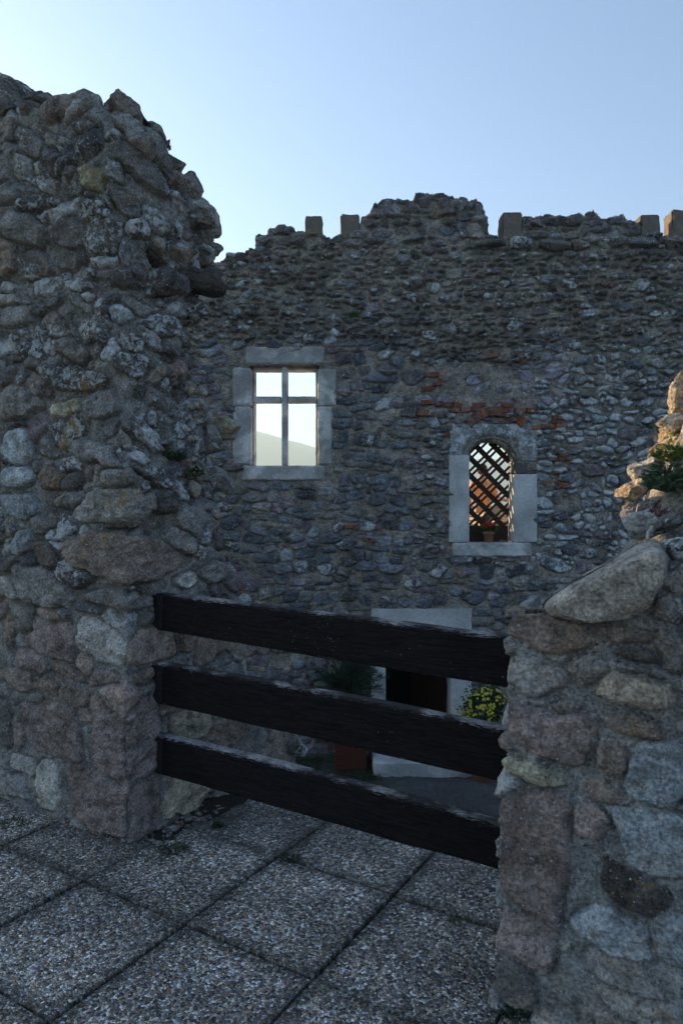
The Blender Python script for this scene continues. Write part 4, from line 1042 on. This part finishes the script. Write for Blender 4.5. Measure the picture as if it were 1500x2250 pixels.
def rail(zt0, zt1, zb0, zb1, seed, bulge=0.0, thick=.055):
    nx, m = 240, 26
    # closed profile round the board
    V_, E_, F_ = [], [], []
    T_ = []
    for k in range(5): T_.append((0, k / 5.0))            # bottom: front -> back handled below
    prof = [(-1, t) for t in np.linspace(0, 1, 12)] + [(t, 1) for t in np.linspace(-.8, .8, 6)] + [(1, t) for t in np.linspace(1, 0, 12)] + [(t, 0) for t in np.linspace(.8, -.8, 6)]
    for i in range(nx):
        s = i / (nx - 1); x = s * GL
        f_ = x / 1.78
        zt = zt0 + (zt1 - zt0) * f_ + bulge * math.sin(math.pi * s) ; zb_ = zb0 + (zb1 - zb0) * f_
        wob = .004 * float(fbm(np.array(x * 3.0), np.array(seed), seed=seed, octv=4)); wob2 = .005 * float(fbm(np.array(x * 3.0), np.array(seed + 4.0), seed=seed, octv=4))
        for (a, t) in prof:
            y = a * thick / 2
            z = zb_ + wob2 + (zt + wob - zb_ - wob2) * t
            if t in (0, 1) or abs(a) == 1:
                rr = .006 + .006 * max(0, float(vnoise(np.array(x * 12), np.array(a * 3.0), np.array(t), seed)))
                if t == 1 and abs(a) == 1: z -= rr; y *= .90
                if t == 0 and abs(a) == 1: z += rr * .6; y *= .94
            y += .0025 * float(vnoise(np.array(x * 5), np.array(z * 30), np.array(a), seed + 1))
            V_.append((x, y, z))
            hgt = zt - zb_
            e = max(0, 1 - (zt - z) / .035) if t > .5 else .55 * max(0, 1 - (z - zb_) / .02)
            E_.append(e)
    P_ = len(prof)
    for i in range(nx - 1):
        for j in range(P_): F_.append((i * P_ + j, (i + 1) * P_ + j, (i + 1) * P_ + (j + 1) % P_, i * P_ + (j + 1) % P_))
    F_.append(tuple(range(P_))); F_.append(tuple((nx - 1) * P_ + j for j in range(P_ - 1, -1, -1)))
    me = bpy.data.meshes.new('rail'); me.from_pydata(V_, [], F_); me.validate()
    a = me.attributes.new('edge', 'FLOAT', 'POINT'); a.data.foreach_set('value', np.array(E_, dtype=np.float32))
    me.polygons.foreach_set('use_smooth', np.full(len(me.polygons), True))
    me.materials.append(M_RAIL); o = bpy.data.objects.new('rail', me); COL.objects.link(o); o.parent = gate
    # iron strap holding the board to the pier
    import bmesh
    bm = box_mesh([(.012, -.036, zb0 + .01, .05, -.029, zt0 - .012), (-.06, -.036, zb0 + .01, .0115, -.030, zt0 - .012)], .001)
    for z in (zb0 + .05, zt0 - .05):
        r_ = bmesh.ops.create_uvsphere(bm, u_segments=10, v_segments=6, radius=.008)
        for v in r_['verts']: v.co = Vector((v.co.x + .03, v.co.y * .6 - .037, v.co.z + z))
    obj_bm('strap', bm, M_IRON, o)
rail(1.188, 1.138, 1.000, .948, 1, .004)
rail(.832, .795, .628, .596, 2, .010)
rail(.468, .432, .270, .262, 3, .012)

# ================================================================== PLANTS
def leaf_mat(name, c0, c1, rough=.6, trans=0.15):
    b = NB(name); o = b.n('ShaderNodeObjectInfo')
    g = b.n('ShaderNodeNewGeometry')
    c = b.mix(g.outputs['Random Per Island'], c0, c1)
    m = b.done(c, rough, None, .3)
    b.b.inputs['Transmission Weight'].default_value = 0
    if trans:
        tr = b.n('ShaderNodeBsdfTranslucent'); b.l(c, tr.inputs[0]); mx = b.n('ShaderNodeMixShader'); mx.inputs[0].default_value = trans
        b.l(b.b.outputs[0], mx.inputs[1]); b.l(tr.outputs[0], mx.inputs[2]); b.l(mx.outputs[0], b.out.inputs[0])
    return m
def leaves(name, pts, dirs, length, width, mat, parent=None, seed=0, bend=.3, segs=3):
    """pointed, slightly bent leaf blades rooted at pts and growing along dirs"""
    rs = np.random.default_rng(seed); V_, F_ = [], []
    for p, d in zip(pts, dirs):
        d = np.array(d, float); d /= np.linalg.norm(d) + 1e-9
        s = np.cross(d, rs.normal(size=3)); s /= np.linalg.norm(s) + 1e-9; n = np.cross(s, d)
        L = length * rs.uniform(.6, 1.25); W = width * rs.uniform(.7, 1.2); b0 = len(V_); bn = rs.uniform(-bend, bend)
        for k in range(segs + 1):
            t = k / segs; w_ = W * math.sin(math.pi * (0.12 + .88 * t)) ** .8 * .5
            q = np.array(p) + d * L * t + n * bn * L * t * t
            if k == segs: V_.append(q)
            else: V_.append(q - s * w_); V_.append(q + s * w_)
        for k in range(segs - 1): F_.append((b0 + 2 * k, b0 + 2 * k + 1, b0 + 2 * k + 3, b0 + 2 * k + 2))
        F_.append((b0 + 2 * segs - 2, b0 + 2 * segs - 1, b0 + 2 * segs))
    return mesh_np(name, np.array(V_), F_, mat, parent, smooth=False)
def stems(name, segs_, r, mat, parent):
    import bmesh
    V_, F_ = [], []
    for a, b_ in segs_:
        a = np.array(a); b_ = np.array(b_); d = b_ - a; d = d / (np.linalg.norm(d) + 1e-9)
        s = np.cross(d, [.3, .9, .2]); s /= np.linalg.norm(s); n = np.cross(d, s); k0 = len(V_)
        for q, rr in ((a, r), (b_, r * .6)):
            for i in range(5): t = i * 2 * math.pi / 5; V_.append(q + rr * (s * math.cos(t) + n * math.sin(t)))
        for i in range(5): F_.append((k0 + i, k0 + (i + 1) % 5, k0 + 5 + (i + 1) % 5, k0 + 5 + i))
    return mesh_np(name, np.array(V_), F_, mat, parent)
def tuft(name, loc, r, h, n, L, W, c0, c1, label, cat, seed, up=1.0, group=None, stem=True):
    t = empty(name, loc, label, cat, group)
    rs = np.random.default_rng(seed); m = leaf_mat(name + '_leaf', c0, c1); P_, D_, S_ = [], [], []
    for _ in range(n):
        a = rs.uniform(0, 2 * math.pi); q = r * math.sqrt(rs.uniform(0, 1)); k = rs.uniform(0, 1)
        p = np.array([q * math.cos(a), q * math.sin(a) * .7, h * k * (1 - (q / r) ** 2 * .6)])
        P_.append(p); D_.append(np.array([math.cos(a) * .8, math.sin(a) * .8, up]) + rs.normal(size=3) * .45)
        if stem and _ % 4 == 0: S_.append(((0, 0, -.01), p))
    leaves('foliage', P_, D_, L, W, m, t, seed)
    if S_: stems('stem', S_, .0012 + r * .008, m, t)
    return t
# fern tuft growing from the back wall
p = px(775, 695, YB - .03); tuft('fern_tuft', p, .06, .05, 90, .055, .016, (.06, .12, .02), (.10, .17, .03), 'small bright green fern growing high in the castle wall', 'plant', 1, .4)
p = px(1299, 575, YB - .03); tuft('wall_weed', p, .03, .08, 30, .035, .01, (.05, .10, .02), (.07, .13, .03), 'tiny green weed sprouting below the parapet on the right', 'plant', 2, 1)
p = px(388, 1010, 3.58); tuft('feathery_weed', p, .045, .03, 260, .035, .0045, (.02, .045, .022), (.035, .07, .03), 'feathery dark green weed growing in a crack of the left wall', 'plant', 3, .7)
p = px(430, 1045, 3.66); tuft('small_leafy_weed', p, .03, .05, 60, .022, .012, (.02, .045, .012), (.03, .06, .02), 'small leafy weed beside loose rubble on the left wall edge', 'plant', 4, .2)
p = px(370, 1000, 3.50); tuft('low_weed', p, .03, .02, 40, .018, .01, (.03, .05, .015), (.05, .07, .02), 'low weed in the hollow left of the feathery weed', 'plant', 5, .4)
p = px(1465, 1075, 2.22)
sh = tuft('leafy_shrub', p, .065, .085, 420, .030, .009, (.04, .07, .04), (.10, .15, .08), 'leafy green shrub hanging over the top of the right wall', 'shrub', 6, .25)
p = px(1480, 1010, 2.30)
sh = tuft('sunlit_plant', p, .055, .05, 150, .028, .010, (.09, .14, .02), (.14, .19, .05), 'yellow green plant in sunlight above the shrub on the right wall', 'plant', 7, .4)
M_YEL = simple_mat('yellow_petals', (.62, .48, .03), .6, .2, 40, 0)
rs_ = np.random.default_rng(4)
for k in range(5):
    q = rs_.normal(size=3) * .022; leaves('blossom', [q + np.array([-.01, -.03, .05])] * 7, [rs_.normal(size=3) for _ in range(7)], .010, .008, M_YEL, sh, k)
p = px(1453, 985, 2.36)
dw = empty('dried_weed', p, 'thin dried seed stalk beside the pointed stone on the right wall', 'plant')
M_DRY = simple_mat('dry_stalk', (.32, .17, .10), .8, .2, 40, 0)
sg = [((0, 0, -.02), (-.03, -.01, .035))]; st2 = [((-.03, -.01, .035), (-.042, -.012, .042)), ((-.02, -.01, .02), (-.03, -.02, .02)), ((-.02, -.01, .02), (-.024, 0, .036))]
stems('stalk', sg + st2, .0012, M_DRY, dw)
leaves('seed_head', [np.array(s[1]) + rs_.normal(size=3) * .002 for s in st2 for _ in range(5)], [rs_.normal(size=3) for _ in range(15)], .008, .005, M_DRY, dw, 3)
p = px(1445, 1128, 2.08); tuft('reddish_weed', p, .02, .015, 40, .018, .004, (.10, .03, .04), (.14, .05, .05), 'little reddish weed in the gap under the shrub', 'plant', 9, .5)
# weeds between the slabs
for i, (x, y, r, n, L, c0, c1, lab) in enumerate([
    (635, 1888, .05, 170, .028, (.02, .04, .02), (.04, .065, .03), 'low dark weed at the slab corner under the lowest board'),
    (480, 1815, .025, 45, .026, (.03, .07, .015), (.05, .10, .03), 'leafy sprout beside the hollow at the foot of the pier'),
    (378, 1870, .06, 150, .05, (.035, .045, .02), (.07, .075, .04), 'dry grass clump at the joint by the pier corner'),
    (1135, 2222, .055, 260, .030, (.012, .028, .008), (.025, .05, .015), 'dark green moss cushion at the foot of the right wall'),
    (740, 1935, .03, 50, .018, (.07, .06, .035), (.10, .085, .05), 'small brown moss tuft in the joint left of the pale slab'),
    (1005, 2022, .035, 60, .018, (.07, .05, .03), (.11, .08, .05), 'rusty brown moss tuft in the joint near the right wall'),
    (30, 1812, .08, 150, .022, (.015, .022, .01), (.03, .04, .018), 'dark moss strip at the foot of the left wall'),
    (20, 1868, .05, 60, .018, (.02, .025, .012), (.035, .04, .02), 'moss tuft in the slab joint at the left picture edge')]):
    d = EYE / (y - 1125) * F; v = px(x, y, d); v.z = -.006
    tuft('grass_tuft', v, r, r * .35, n, L, .0035 if i not in (1,) else .012, c0, c1, lab, 'weed', 20 + i, .9, 'weeds growing between slabs and wall foot', stem=False)

def lathe(name, prof, mat, parent, seg=32, wob=0.0):
    V_, F_ = [], []
    for r, z in prof:
        for i in range(seg): a = 2 * math.pi * i / seg; V_.append((r * math.cos(a), r * math.sin(a), z))
    for k in range(len(prof) - 1):
        for i in range(seg): j = (i + 1) % seg; F_.append((k * seg + i, k * seg + j, (k + 1) * seg + j, (k + 1) * seg + i))
    F_.append(tuple(range(seg))[::-1])
    return mesh_np(name, np.array(V_), F_, mat, parent)
M_TERRA = simple_mat('terracotta', (.36, .17, .11), .85, .15, 18, .003)
M_SOIL = simple_mat('potting_soil', (.03, .022, .015), 1.0, .4, 60, .01, .05)
# thin moss and grass growing along the slab joints
gp_ = []
rs_ = np.random.default_rng(31)
for k in range(5200):
    i_, j_ = rs_.integers(-3, 4), rs_.integers(-3, 2)
    t_ = rs_.uniform(0, 1); p_ = to_world(i_ + t_, j_) if rs_.uniform() < .55 else to_world(i_, j_ + t_)
    if fbm(p_[0] * 3.1, p_[1] * 3.1, 0, 17, 3) < .06: continue
    gp_.append((p_[0] + rs_.normal() * .005, p_[1] + rs_.normal() * .005, -.012))
o = leaves('joint_moss', gp_, [(rs_.normal() * .6, rs_.normal() * .6, .8) for _ in gp_], .016, .0035, leaf_mat('joint_moss_leaf', (.02, .03, .012), (.06, .06, .03), .9, 0), None, 33, .4, 2)
tag(o, 'thin moss and dry grass in the joints between the paving slabs', 'moss', None, 'stuff')
# geranium on the window sill
zs = bz(1192)
gp = empty('potted_geranium', (bx(1076), YB + .10, zs), 'terracotta pot of red geraniums on the lattice window sill', 'potted plant')
lathe('pot', [(.052, 0), (.056, .002), (.074, .115), (.084, .117), (.088, .15), (.084, .155), (.078, .152), (.074, .13), (0.001, .13)], M_TERRA, gp)
rs_ = np.random.default_rng(8); P_, D_ = [], []
for _ in range(150):
    a = rs_.uniform(0, 6.283); q = .10 * math.sqrt(rs_.uniform()); P_.append((q * math.cos(a), q * math.sin(a), .14 + .075 * rs_.uniform())); D_.append((math.cos(a), math.sin(a), .6 + rs_.normal() * .4))
leaves('foliage', P_, D_, .045, .035, leaf_mat('geranium_leaf', (.03, .09, .015), (.06, .15, .03)), gp, 8)
M_RED = leaf_mat('geranium_petal', (.65, .015, .01), (.75, .05, .02), .5, .35)
for k, (x_, y_, z_) in enumerate([(-.075, -.02, .245), (-.03, .03, .262), (.0, -.02, .25), (.035, .0, .24), (.015, -.04, .235), (.085, .0, .24), (.05, .03, .25)]):
    pts = [(x_, y_, z_) + rs_.normal(size=3) * .009 for _ in range(26)]; leaves('blossom', pts, [rs_.normal(size=3) for _ in range(26)], .020, .017, M_RED, gp, 50 + k)
    stems('flower_stalk', [((x_ * .3, y_ * .3, .14), (x_, y_, z_))], .0025, leaf_mat('stalk_green', (.05, .09, .02), (.05, .09, .02)), gp)
# coloured blocks standing in for sunlit strips of the sill
t = wornbox('sill_sun_strip', bx(1085), YB + .30, zs - .005, bx(1100), YB + .42, zs + .028, simple_mat('sill_sun_strip_pale', (.5, .36, .22), .8, .1, 20, .002), None, 90, bev=.003); tag(t, 'pale block standing in for a sunlit strip of the window sill right of the flower pot', 'sun patch')
t = wornbox('sill_sun_strip_red', bx(1107), YB + .28, zs - .005, bx(1123), YB + .42, zs + .03, M_TERRA, None, 91, bev=.004); tag(t, 'red block standing in for a sunlit strip in the right corner of the window sill', 'brick')

# conifer in a red-brown planter box
M_BOX = simple_mat('redbrown_box', (.085, .022, .012), .7, .3, 12, .004)
GZ = -1.78
cf_ = empty('potted_conifer', (bx(770) * .96, 9.15, GZ), 'bushy dark conifer in a red brown planter left of the doorway', 'potted plant')
sc_ = 9.15 / F
import bmesh
bw_, bh_ = 34 * sc_, .42
bm = box_mesh([(-bw_, -bw_, 0.02, bw_, bw_, bh_)], .008)
bx_o = obj_bm('planter_box', bm, M_BOX, cf_)
obj_bm('rim', box_mesh([(-bw_ - .012, -bw_ - .012, bh_ - .02, bw_ + .012, bw_ + .012, bh_ + .015)], .005), M_BOX, bx_o)
obj_bm('foot', box_mesh([(-bw_ - .006, -bw_ - .006, 0, bw_ + .006, bw_ + .006, .035)], .004), M_BOX, bx_o)
zc = EYE - (1490 - 1125) * sc_ - GZ; rad = 78 * sc_
rs_ = np.random.default_rng(12); P_, D_, S_ = [], [], []
for k in range(210):
    d = rs_.normal(size=3); d /= np.linalg.norm(d); rr_k = rad * rs_.uniform(.25, 1.0) * np.array([1, .9, .70]) * (1 + .2 * math.sin(5 * math.atan2(d[1], d[0])))
    q = d * rr_k + np.array([0, 0, zc]); S_.append(((0, 0, zc - rad * .35), q))
    for _ in range(30):
        P_.append(q + rs_.normal(size=3) * .008); D_.append(d * .6 + rs_.normal(size=3) * .7 + np.array([0, 0, .3]))
leaves('foliage', P_, D_, .095, .0055, leaf_mat('conifer_needle', (.010, .030, .014), (.025, .055, .028), .7, 0), cf_, 12, .15, 2)
stems('branch', S_, .006, M_TIMB, cf_); stems('trunk', [((0, 0, .3), (0, 0, zc))], .022, M_TIMB, cf_)

# yellow chrysanthemum
dC = 8.6; sc_ = dC / F
ch = empty('potted_chrysanthemum', (px(1062, 1300, dC).x, dC, GZ), 'round bush of yellow chrysanthemums in a pot right of the doorway', 'potted plant')
zc = EYE - (1557 - 1125) * sc_ - GZ; rad = 53 * sc_
lathe('pot', [(.13, 0), (.14, .005), (.19, .40), (.215, .41), (.22, .48), (.2, .48), (.19, .44), (.001, .44)], M_TERRA, ch)
rs_ = np.random.default_rng(14); P_, D_ = [], []; fv, ff, fc = [], [], []
for k in range(1500):
    d = rs_.normal(size=3); d /= np.linalg.norm(d); q = d * rad * (1 + .28 * vnoise(*(d * 2.2), 5)) * rs_.uniform(.4, .97) * np.array([1, 1, .88]) + np.array([0, 0, zc]); P_.append(q); D_.append(d + rs_.normal(size=3) * .7)
leaves('foliage', P_, D_, .045, .022, leaf_mat('mum_leaf', (.012, .03, .010), (.03, .06, .02), .7, 0), ch, 14)
stems('stem', [((0, 0, .4), (x_, y_, zc - rad * .2)) for x_, y_ in ((-.1, 0), (.1, .02), (0, -.1), (.05, .1), (-.05, .07))], .012, M_TIMB, ch)
FV, FF, FC = [], [], []
for k in range(290):
    d = rs_.normal(size=3); d[1] = -abs(d[1]) if k < 220 else d[1]; d /= np.linalg.norm(d)
    # blooms crowd together in clumps
    if fbm(np.array(d[0] * 2.4), np.array(d[2] * 2.4), np.array(d[1] * 2.4), 6, 2) < -.12: continue
    c = d * rad * (1 + .28 * vnoise(*(d * 2.2), 5)) * np.array([1, 1, .90]) * rs_.uniform(.95, 1.05) + np.array([0, 0, zc])
    n = d + rs_.normal(size=3) * .3; n /= np.linalg.norm(n); s = np.cross(n, [0.1, .2, 1]); s /= np.linalg.norm(s); u = np.cross(n, s); R0 = rs_.uniform(.016, .023)
    for kk in range(7):
        a = kk * 2 * math.pi / 7; b0 = len(FV); dd = s * math.cos(a) + u * math.sin(a); ee = -s * math.sin(a) + u * math.cos(a)
        FV += [c, c + dd * R0 * .6 + ee * R0 * .36, c + dd * R0 + n * .003, c + dd * R0 * .6 - ee * R0 * .36]; FF.append((b0, b0 + 1, b0 + 2, b0 + 3)); FC += [(.62, .55, .05, 1)] * 4
    b0 = len(FV)
    for kk in range(6): a = kk * math.pi / 3; FV.append(c + n * .004 + (s * math.cos(a) + u * math.sin(a)) * R0 * .28); FC.append((.40, .24, .01, 1))
    FF.append(tuple(range(b0, b0 + 6)))
b = NB('yellow_bloom'); M_BLOOM = b.done(b.mul(b.attr('col'), b.rng(b.noise(30, 2), .3, .7, .8, 1.1)), .6)
mesh_np('blossoms', np.array(FV), FF, M_BLOOM, ch, {'col': np.array(FC)}, smooth=False)['kind'] = 'stuff'

# threshold block before the door, mossy edge, orange leaves
t = wornbox('step_block', px(818, 1600, 9.0).x, 8.75, -1.83, px(1045, 1600, 9.0).x, 9.55, -1.60, M_NEWSTONE, None, 95, amp=.01, bev=.02); tag(t, 'pale concrete step block lying in front of the doorway', 'step')
gpts = [(random.uniform(-.75, .5), random.uniform(7.6, 9.4), -1.79) for _ in range(5000)]
gpts = [(x_, y_, z_) for x_, y_, z_ in gpts if vnoise(x_ * 3, y_ * 3, 0, 3) > -.2]
o = leaves('ground_cover', gpts, [(random.gauss(0, .6), random.gauss(0, .6), .7) for _ in gpts], .05, .012, leaf_mat('ground_cover_leaf', (.02, .035, .01), (.04, .06, .02), .8, 0), None, 21, .4, 2)
tag(o, 'low green ground cover between the planter and the stone flank', 'ground cover', None, 'stuff')
M_ORL = leaf_mat('dry_orange_leaf', (.55, .25, .08), (.62, .32, .12), .6, .4)
for i, (x, y) in enumerate([(835, 1728), (858, 1736), (866, 1741)]):
    d = 7.9; v = px(x, y, d); v.z = max(v.z, -1.62)
    o = leaves('dry_leaf', [(0, 0, 0)] * 4, [rs_.normal(size=3) for _ in range(4)], .035, .02, M_ORL, None, 70 + i); o.location = v
    tag(o, ['dry orange leaf cluster on dark ground, leftmost of three', 'dry orange leaf cluster on dark ground, middle of three', 'dry orange leaf cluster on dark ground, rightmost of three'][i], 'leaf', 'dry orange leaves on the courtyard floor')

# ================================================================== SEEN THROUGH THE LATTICE
pw_ = wornbox('parapet_wall', 1.2, 17.0, .70, 6.5, 17.35, EYE + .16, simple_mat('sunlit_plaster', (.42, .31, .20), .95, .2, 3, .02), None, 120, amp=.01, bev=.02, step=.1)
tag(pw_, 'sunlit sandy parapet wall seen through the lattice beyond the person', 'wall')
def skin_body(name, joints, edges, mat, parent, sub=2):
    me = bpy.data.meshes.new(name); me.from_pydata([j[0] for j in joints], edges, []); o = bpy.data.objects.new(name, me); COL.objects.link(o); o.parent = parent
    s = o.modifiers.new('skin', 'SKIN'); s.use_smooth_shade = True
    for i, j in enumerate(joints):
        sv = me.skin_vertices[0].data[i]; r = j[1]; sv.radius = r if isinstance(r, tuple) else (r, r); sv.use_root = (i == 0)
    q = o.modifiers.new('sub', 'SUBSURF'); q.levels = sub; q.render_levels = sub
    me.materials.append(mat); return o
M_SKIN = simple_mat('skin', (.50, .27, .16), .55, .08, 10, .001)
M_SHIRT = simple_mat('peach_shirt', (.72, .36, .16), .85, .08, 12, .004)
M_PANTS = simple_mat('dark_trousers', (.05, .045, .05), .85, .2, 12, .004)
M_HAIR = simple_mat('brown_hair', (.05, .025, .012), .6, .4, 50, .006)
M_STRAP = simple_mat('black_strap', (.015, .015, .018), .7, .2, 20, .001)
pe = empty('person', (2.68, 13.0, .72), 'person in peach shirt with a dark shoulder strap standing behind the lattice window', 'person')
jt = [((0, 0, .92), (.15, .10)), ((0, 0, 1.08), (.135, .095)), ((0, 0, 1.28), (.155, .10)), ((0, .0, 1.42), (.13, .085)), ((0, .01, 1.50), .055), ((-.0, .015, 1.57), .06), ((0, .02, 1.66), .088), ((0, .02, 1.74), .06),
      ((.17, 0, 1.41), .058), ((.27, .04, 1.16), .042), ((.40, -.12, 1.10), .03), ((.47, -.16, 1.10), .028),
      ((-.17, 0, 1.41), .058), ((-.25, .03, 1.14), .042), ((-.20, .20, 1.00), .03), ((-.17, .27, .98), .028),
      ((.09, 0, .84), .088), ((.10, .02, .48), .058), ((.10, 0, .10), .036), ((.11, .14, .04), .032),
      ((-.09, 0, .84), .088), ((-.10, .02, .48), .058), ((-.10, 0, .10), .036), ((-.11, .14, .04), .032)]
ed = [(0, 1), (1, 2), (2, 3), (3, 4), (4, 5), (5, 6), (6, 7), (3, 8), (8, 9), (9, 10), (10, 11), (3, 12), (12, 13), (13, 14), (14, 15), (0, 16), (16, 17), (17, 18), (18, 19), (0, 20), (20, 21), (21, 22), (22, 23)]
skin_body('body', jt, ed, M_SKIN, pe)
ct = [((0, 0, .90), (.17, .12)), ((0, 0, 1.08), (.155, .112)), ((0, 0, 1.28), (.172, .115)), ((0, .0, 1.42), (.145, .098)), ((0, .01, 1.475), .065), ((.18, 0, 1.41), .075), ((.265, .04, 1.19), .06), ((-.18, 0, 1.41), .075), ((-.245, .03, 1.18), .06)]
skin_body('shirt', ct, [(0, 1), (1, 2), (2, 3), (3, 4), (3, 5), (5, 6), (3, 7), (7, 8)], M_SHIRT, pe)
pt = [((0, 0, .93), (.165, .118)), ((.095, 0, .80), .105), ((.10, .02, .48), .075), ((.10, 0, .09), .058), ((-.095, 0, .80), .105), ((-.10, .02, .48), .075), ((-.10, 0, .09), .058)]
skin_body('trousers', pt, [(0, 1), (1, 2), (2, 3), (0, 4), (4, 5), (5, 6)], M_PANTS, pe)
v, f = ICO[4]; q = v * np.array([.098, .105, .115]); q = q * (1 + .05 * fbm(v[:, 0] * 5, v[:, 1] * 5, v[:, 2] * 5, 4, 3))[:, None]
q[:, 1] -= .0; keepf = f[(v[f].mean(1)[:, 1] < .45) | (v[f].mean(1)[:, 2] > .45)]
hv = q + np.array([0, .012, 1.69]); mesh_np('hair', hv, keepf, M_HAIR, pe)
skin_body('shoulder_strap', [((-.14, -.06, 1.49), (.02, .008)), ((-.05, -.115, 1.38), (.02, .008)), ((.08, -.125, 1.22), (.02, .008)), ((.17, -.08, 1.05), (.02, .008))], [(0, 1), (1, 2), (2, 3)], M_STRAP, pe, 1)
for hx, hy, hz, sg_ in ((.47, -.16, 1.10, 1), (-.17, .27, .98, -1)):
    for k in range(5):
        a = (k - 2) * .018
        pts = [((hx, hy, hz + a * .6), .009), ((hx + .035 * sg_, hy + .01, hz + a), .008), ((hx + .06 * sg_, hy + .02, hz + a - .01), .007)] if k else [((hx, hy, hz + .02), .01), ((hx + .02 * sg_, hy + .02, hz + .045), .008)]
        skin_body('finger', pts, [(i, i + 1) for i in range(len(pts) - 1)], M_SKIN, pe, 1)
# folding wooden chairs and a small table on the platform
M_CHAIR = simple_mat('pale_chair_wood', (.55, .42, .28), .6, .15, 10, .002)
def bar(bm, a, b_, w_=.022, t=.03):
    a = Vector(a); b_ = Vector(b_); d = (b_ - a); L = d.length
    r_ = bmesh.ops.create_cube(bm, size=1); q = d.to_track_quat('Z', 'Y')
    for v in r_['verts']: v.co = (a + b_) / 2 + q @ Vector((v.co.x * w_, v.co.y * t, v.co.z * L))
def chair(loc, rz, label):
    c = empty('folding_chair', loc, label, 'chair', 'wooden folding chairs beyond the lattice'); c.rotation_euler = (0, 0, rz)
    for s in (-.2, .2):
        bm = bmesh.new(); bar(bm, (s, -.22, 0), (s, .20, .90)); obj_bm('leg', bm, M_CHAIR, c)
        bm = bmesh.new(); bar(bm, (s * .85, .24, 0), (s * .85, -.18, .46)); obj_bm('leg', bm, M_CHAIR, c)
    bm = bmesh.new()
    for k in range(5): bar(bm, (-.2, -.17 + k * .08, .46), (.2, -.17 + k * .08, .46), .06, .014)
    obj_bm('seat', bm, M_CHAIR, c)
    bm = bmesh.new()
    for k in range(3): bar(bm, (-.2, .10 + k * .035, .68 + k * .075), (.2, .10 + k * .035, .68 + k * .075), .014, .05)
    obj_bm('backrest', bm, M_CHAIR, c)
chair((3.15, 12.4, .72), R(50), 'pale wooden folding chair seen through the right side of the lattice')
chair((2.35, 12.6, .72), R(-60), 'pale wooden folding chair seen through the left side of the lattice')
tb = empty('round_table', (2.85, 11.6, .72), 'small round wooden table in front of the person behind the lattice', 'table')
lathe('tabletop', [(.001, .70), (.33, .70), (.34, .715), (.33, .73), (.001, .73)], simple_mat('table_wood', (.30, .17, .09), .5, .2, 8, .002), tb)
for a in (0.6, 2.7, 4.8):
    bm = bmesh.new(); bar(bm, (.26 * math.cos(a), .26 * math.sin(a), 0), (.10 * math.cos(a), .10 * math.sin(a), .70), .03, .03); obj_bm('leg', bm, M_CHAIR, tb)

# ================================================================== haze
HZ = True
if HZ:
    m = bpy.data.materials.new('haze'); m.use_nodes = True; nt_ = m.node_tree; nt_.nodes.clear()
    oo = nt_.nodes.new('ShaderNodeOutputMaterial'); pv = nt_.nodes.new('ShaderNodeVolumePrincipled')
    pv.inputs['Color'].default_value = (.62, .86, 1.0, 1); pv.inputs['Density'].default_value = .00085; pv.inputs['Anisotropy'].default_value = .3
    nt_.links.new(pv.outputs[0], oo.inputs['Volume'])
    bm = box_mesh([(-3300, -3300, -140, 3300, 2700, 216)], 0); h = obj_bm('haze', bm, m); h['kind'] = 'stuff'
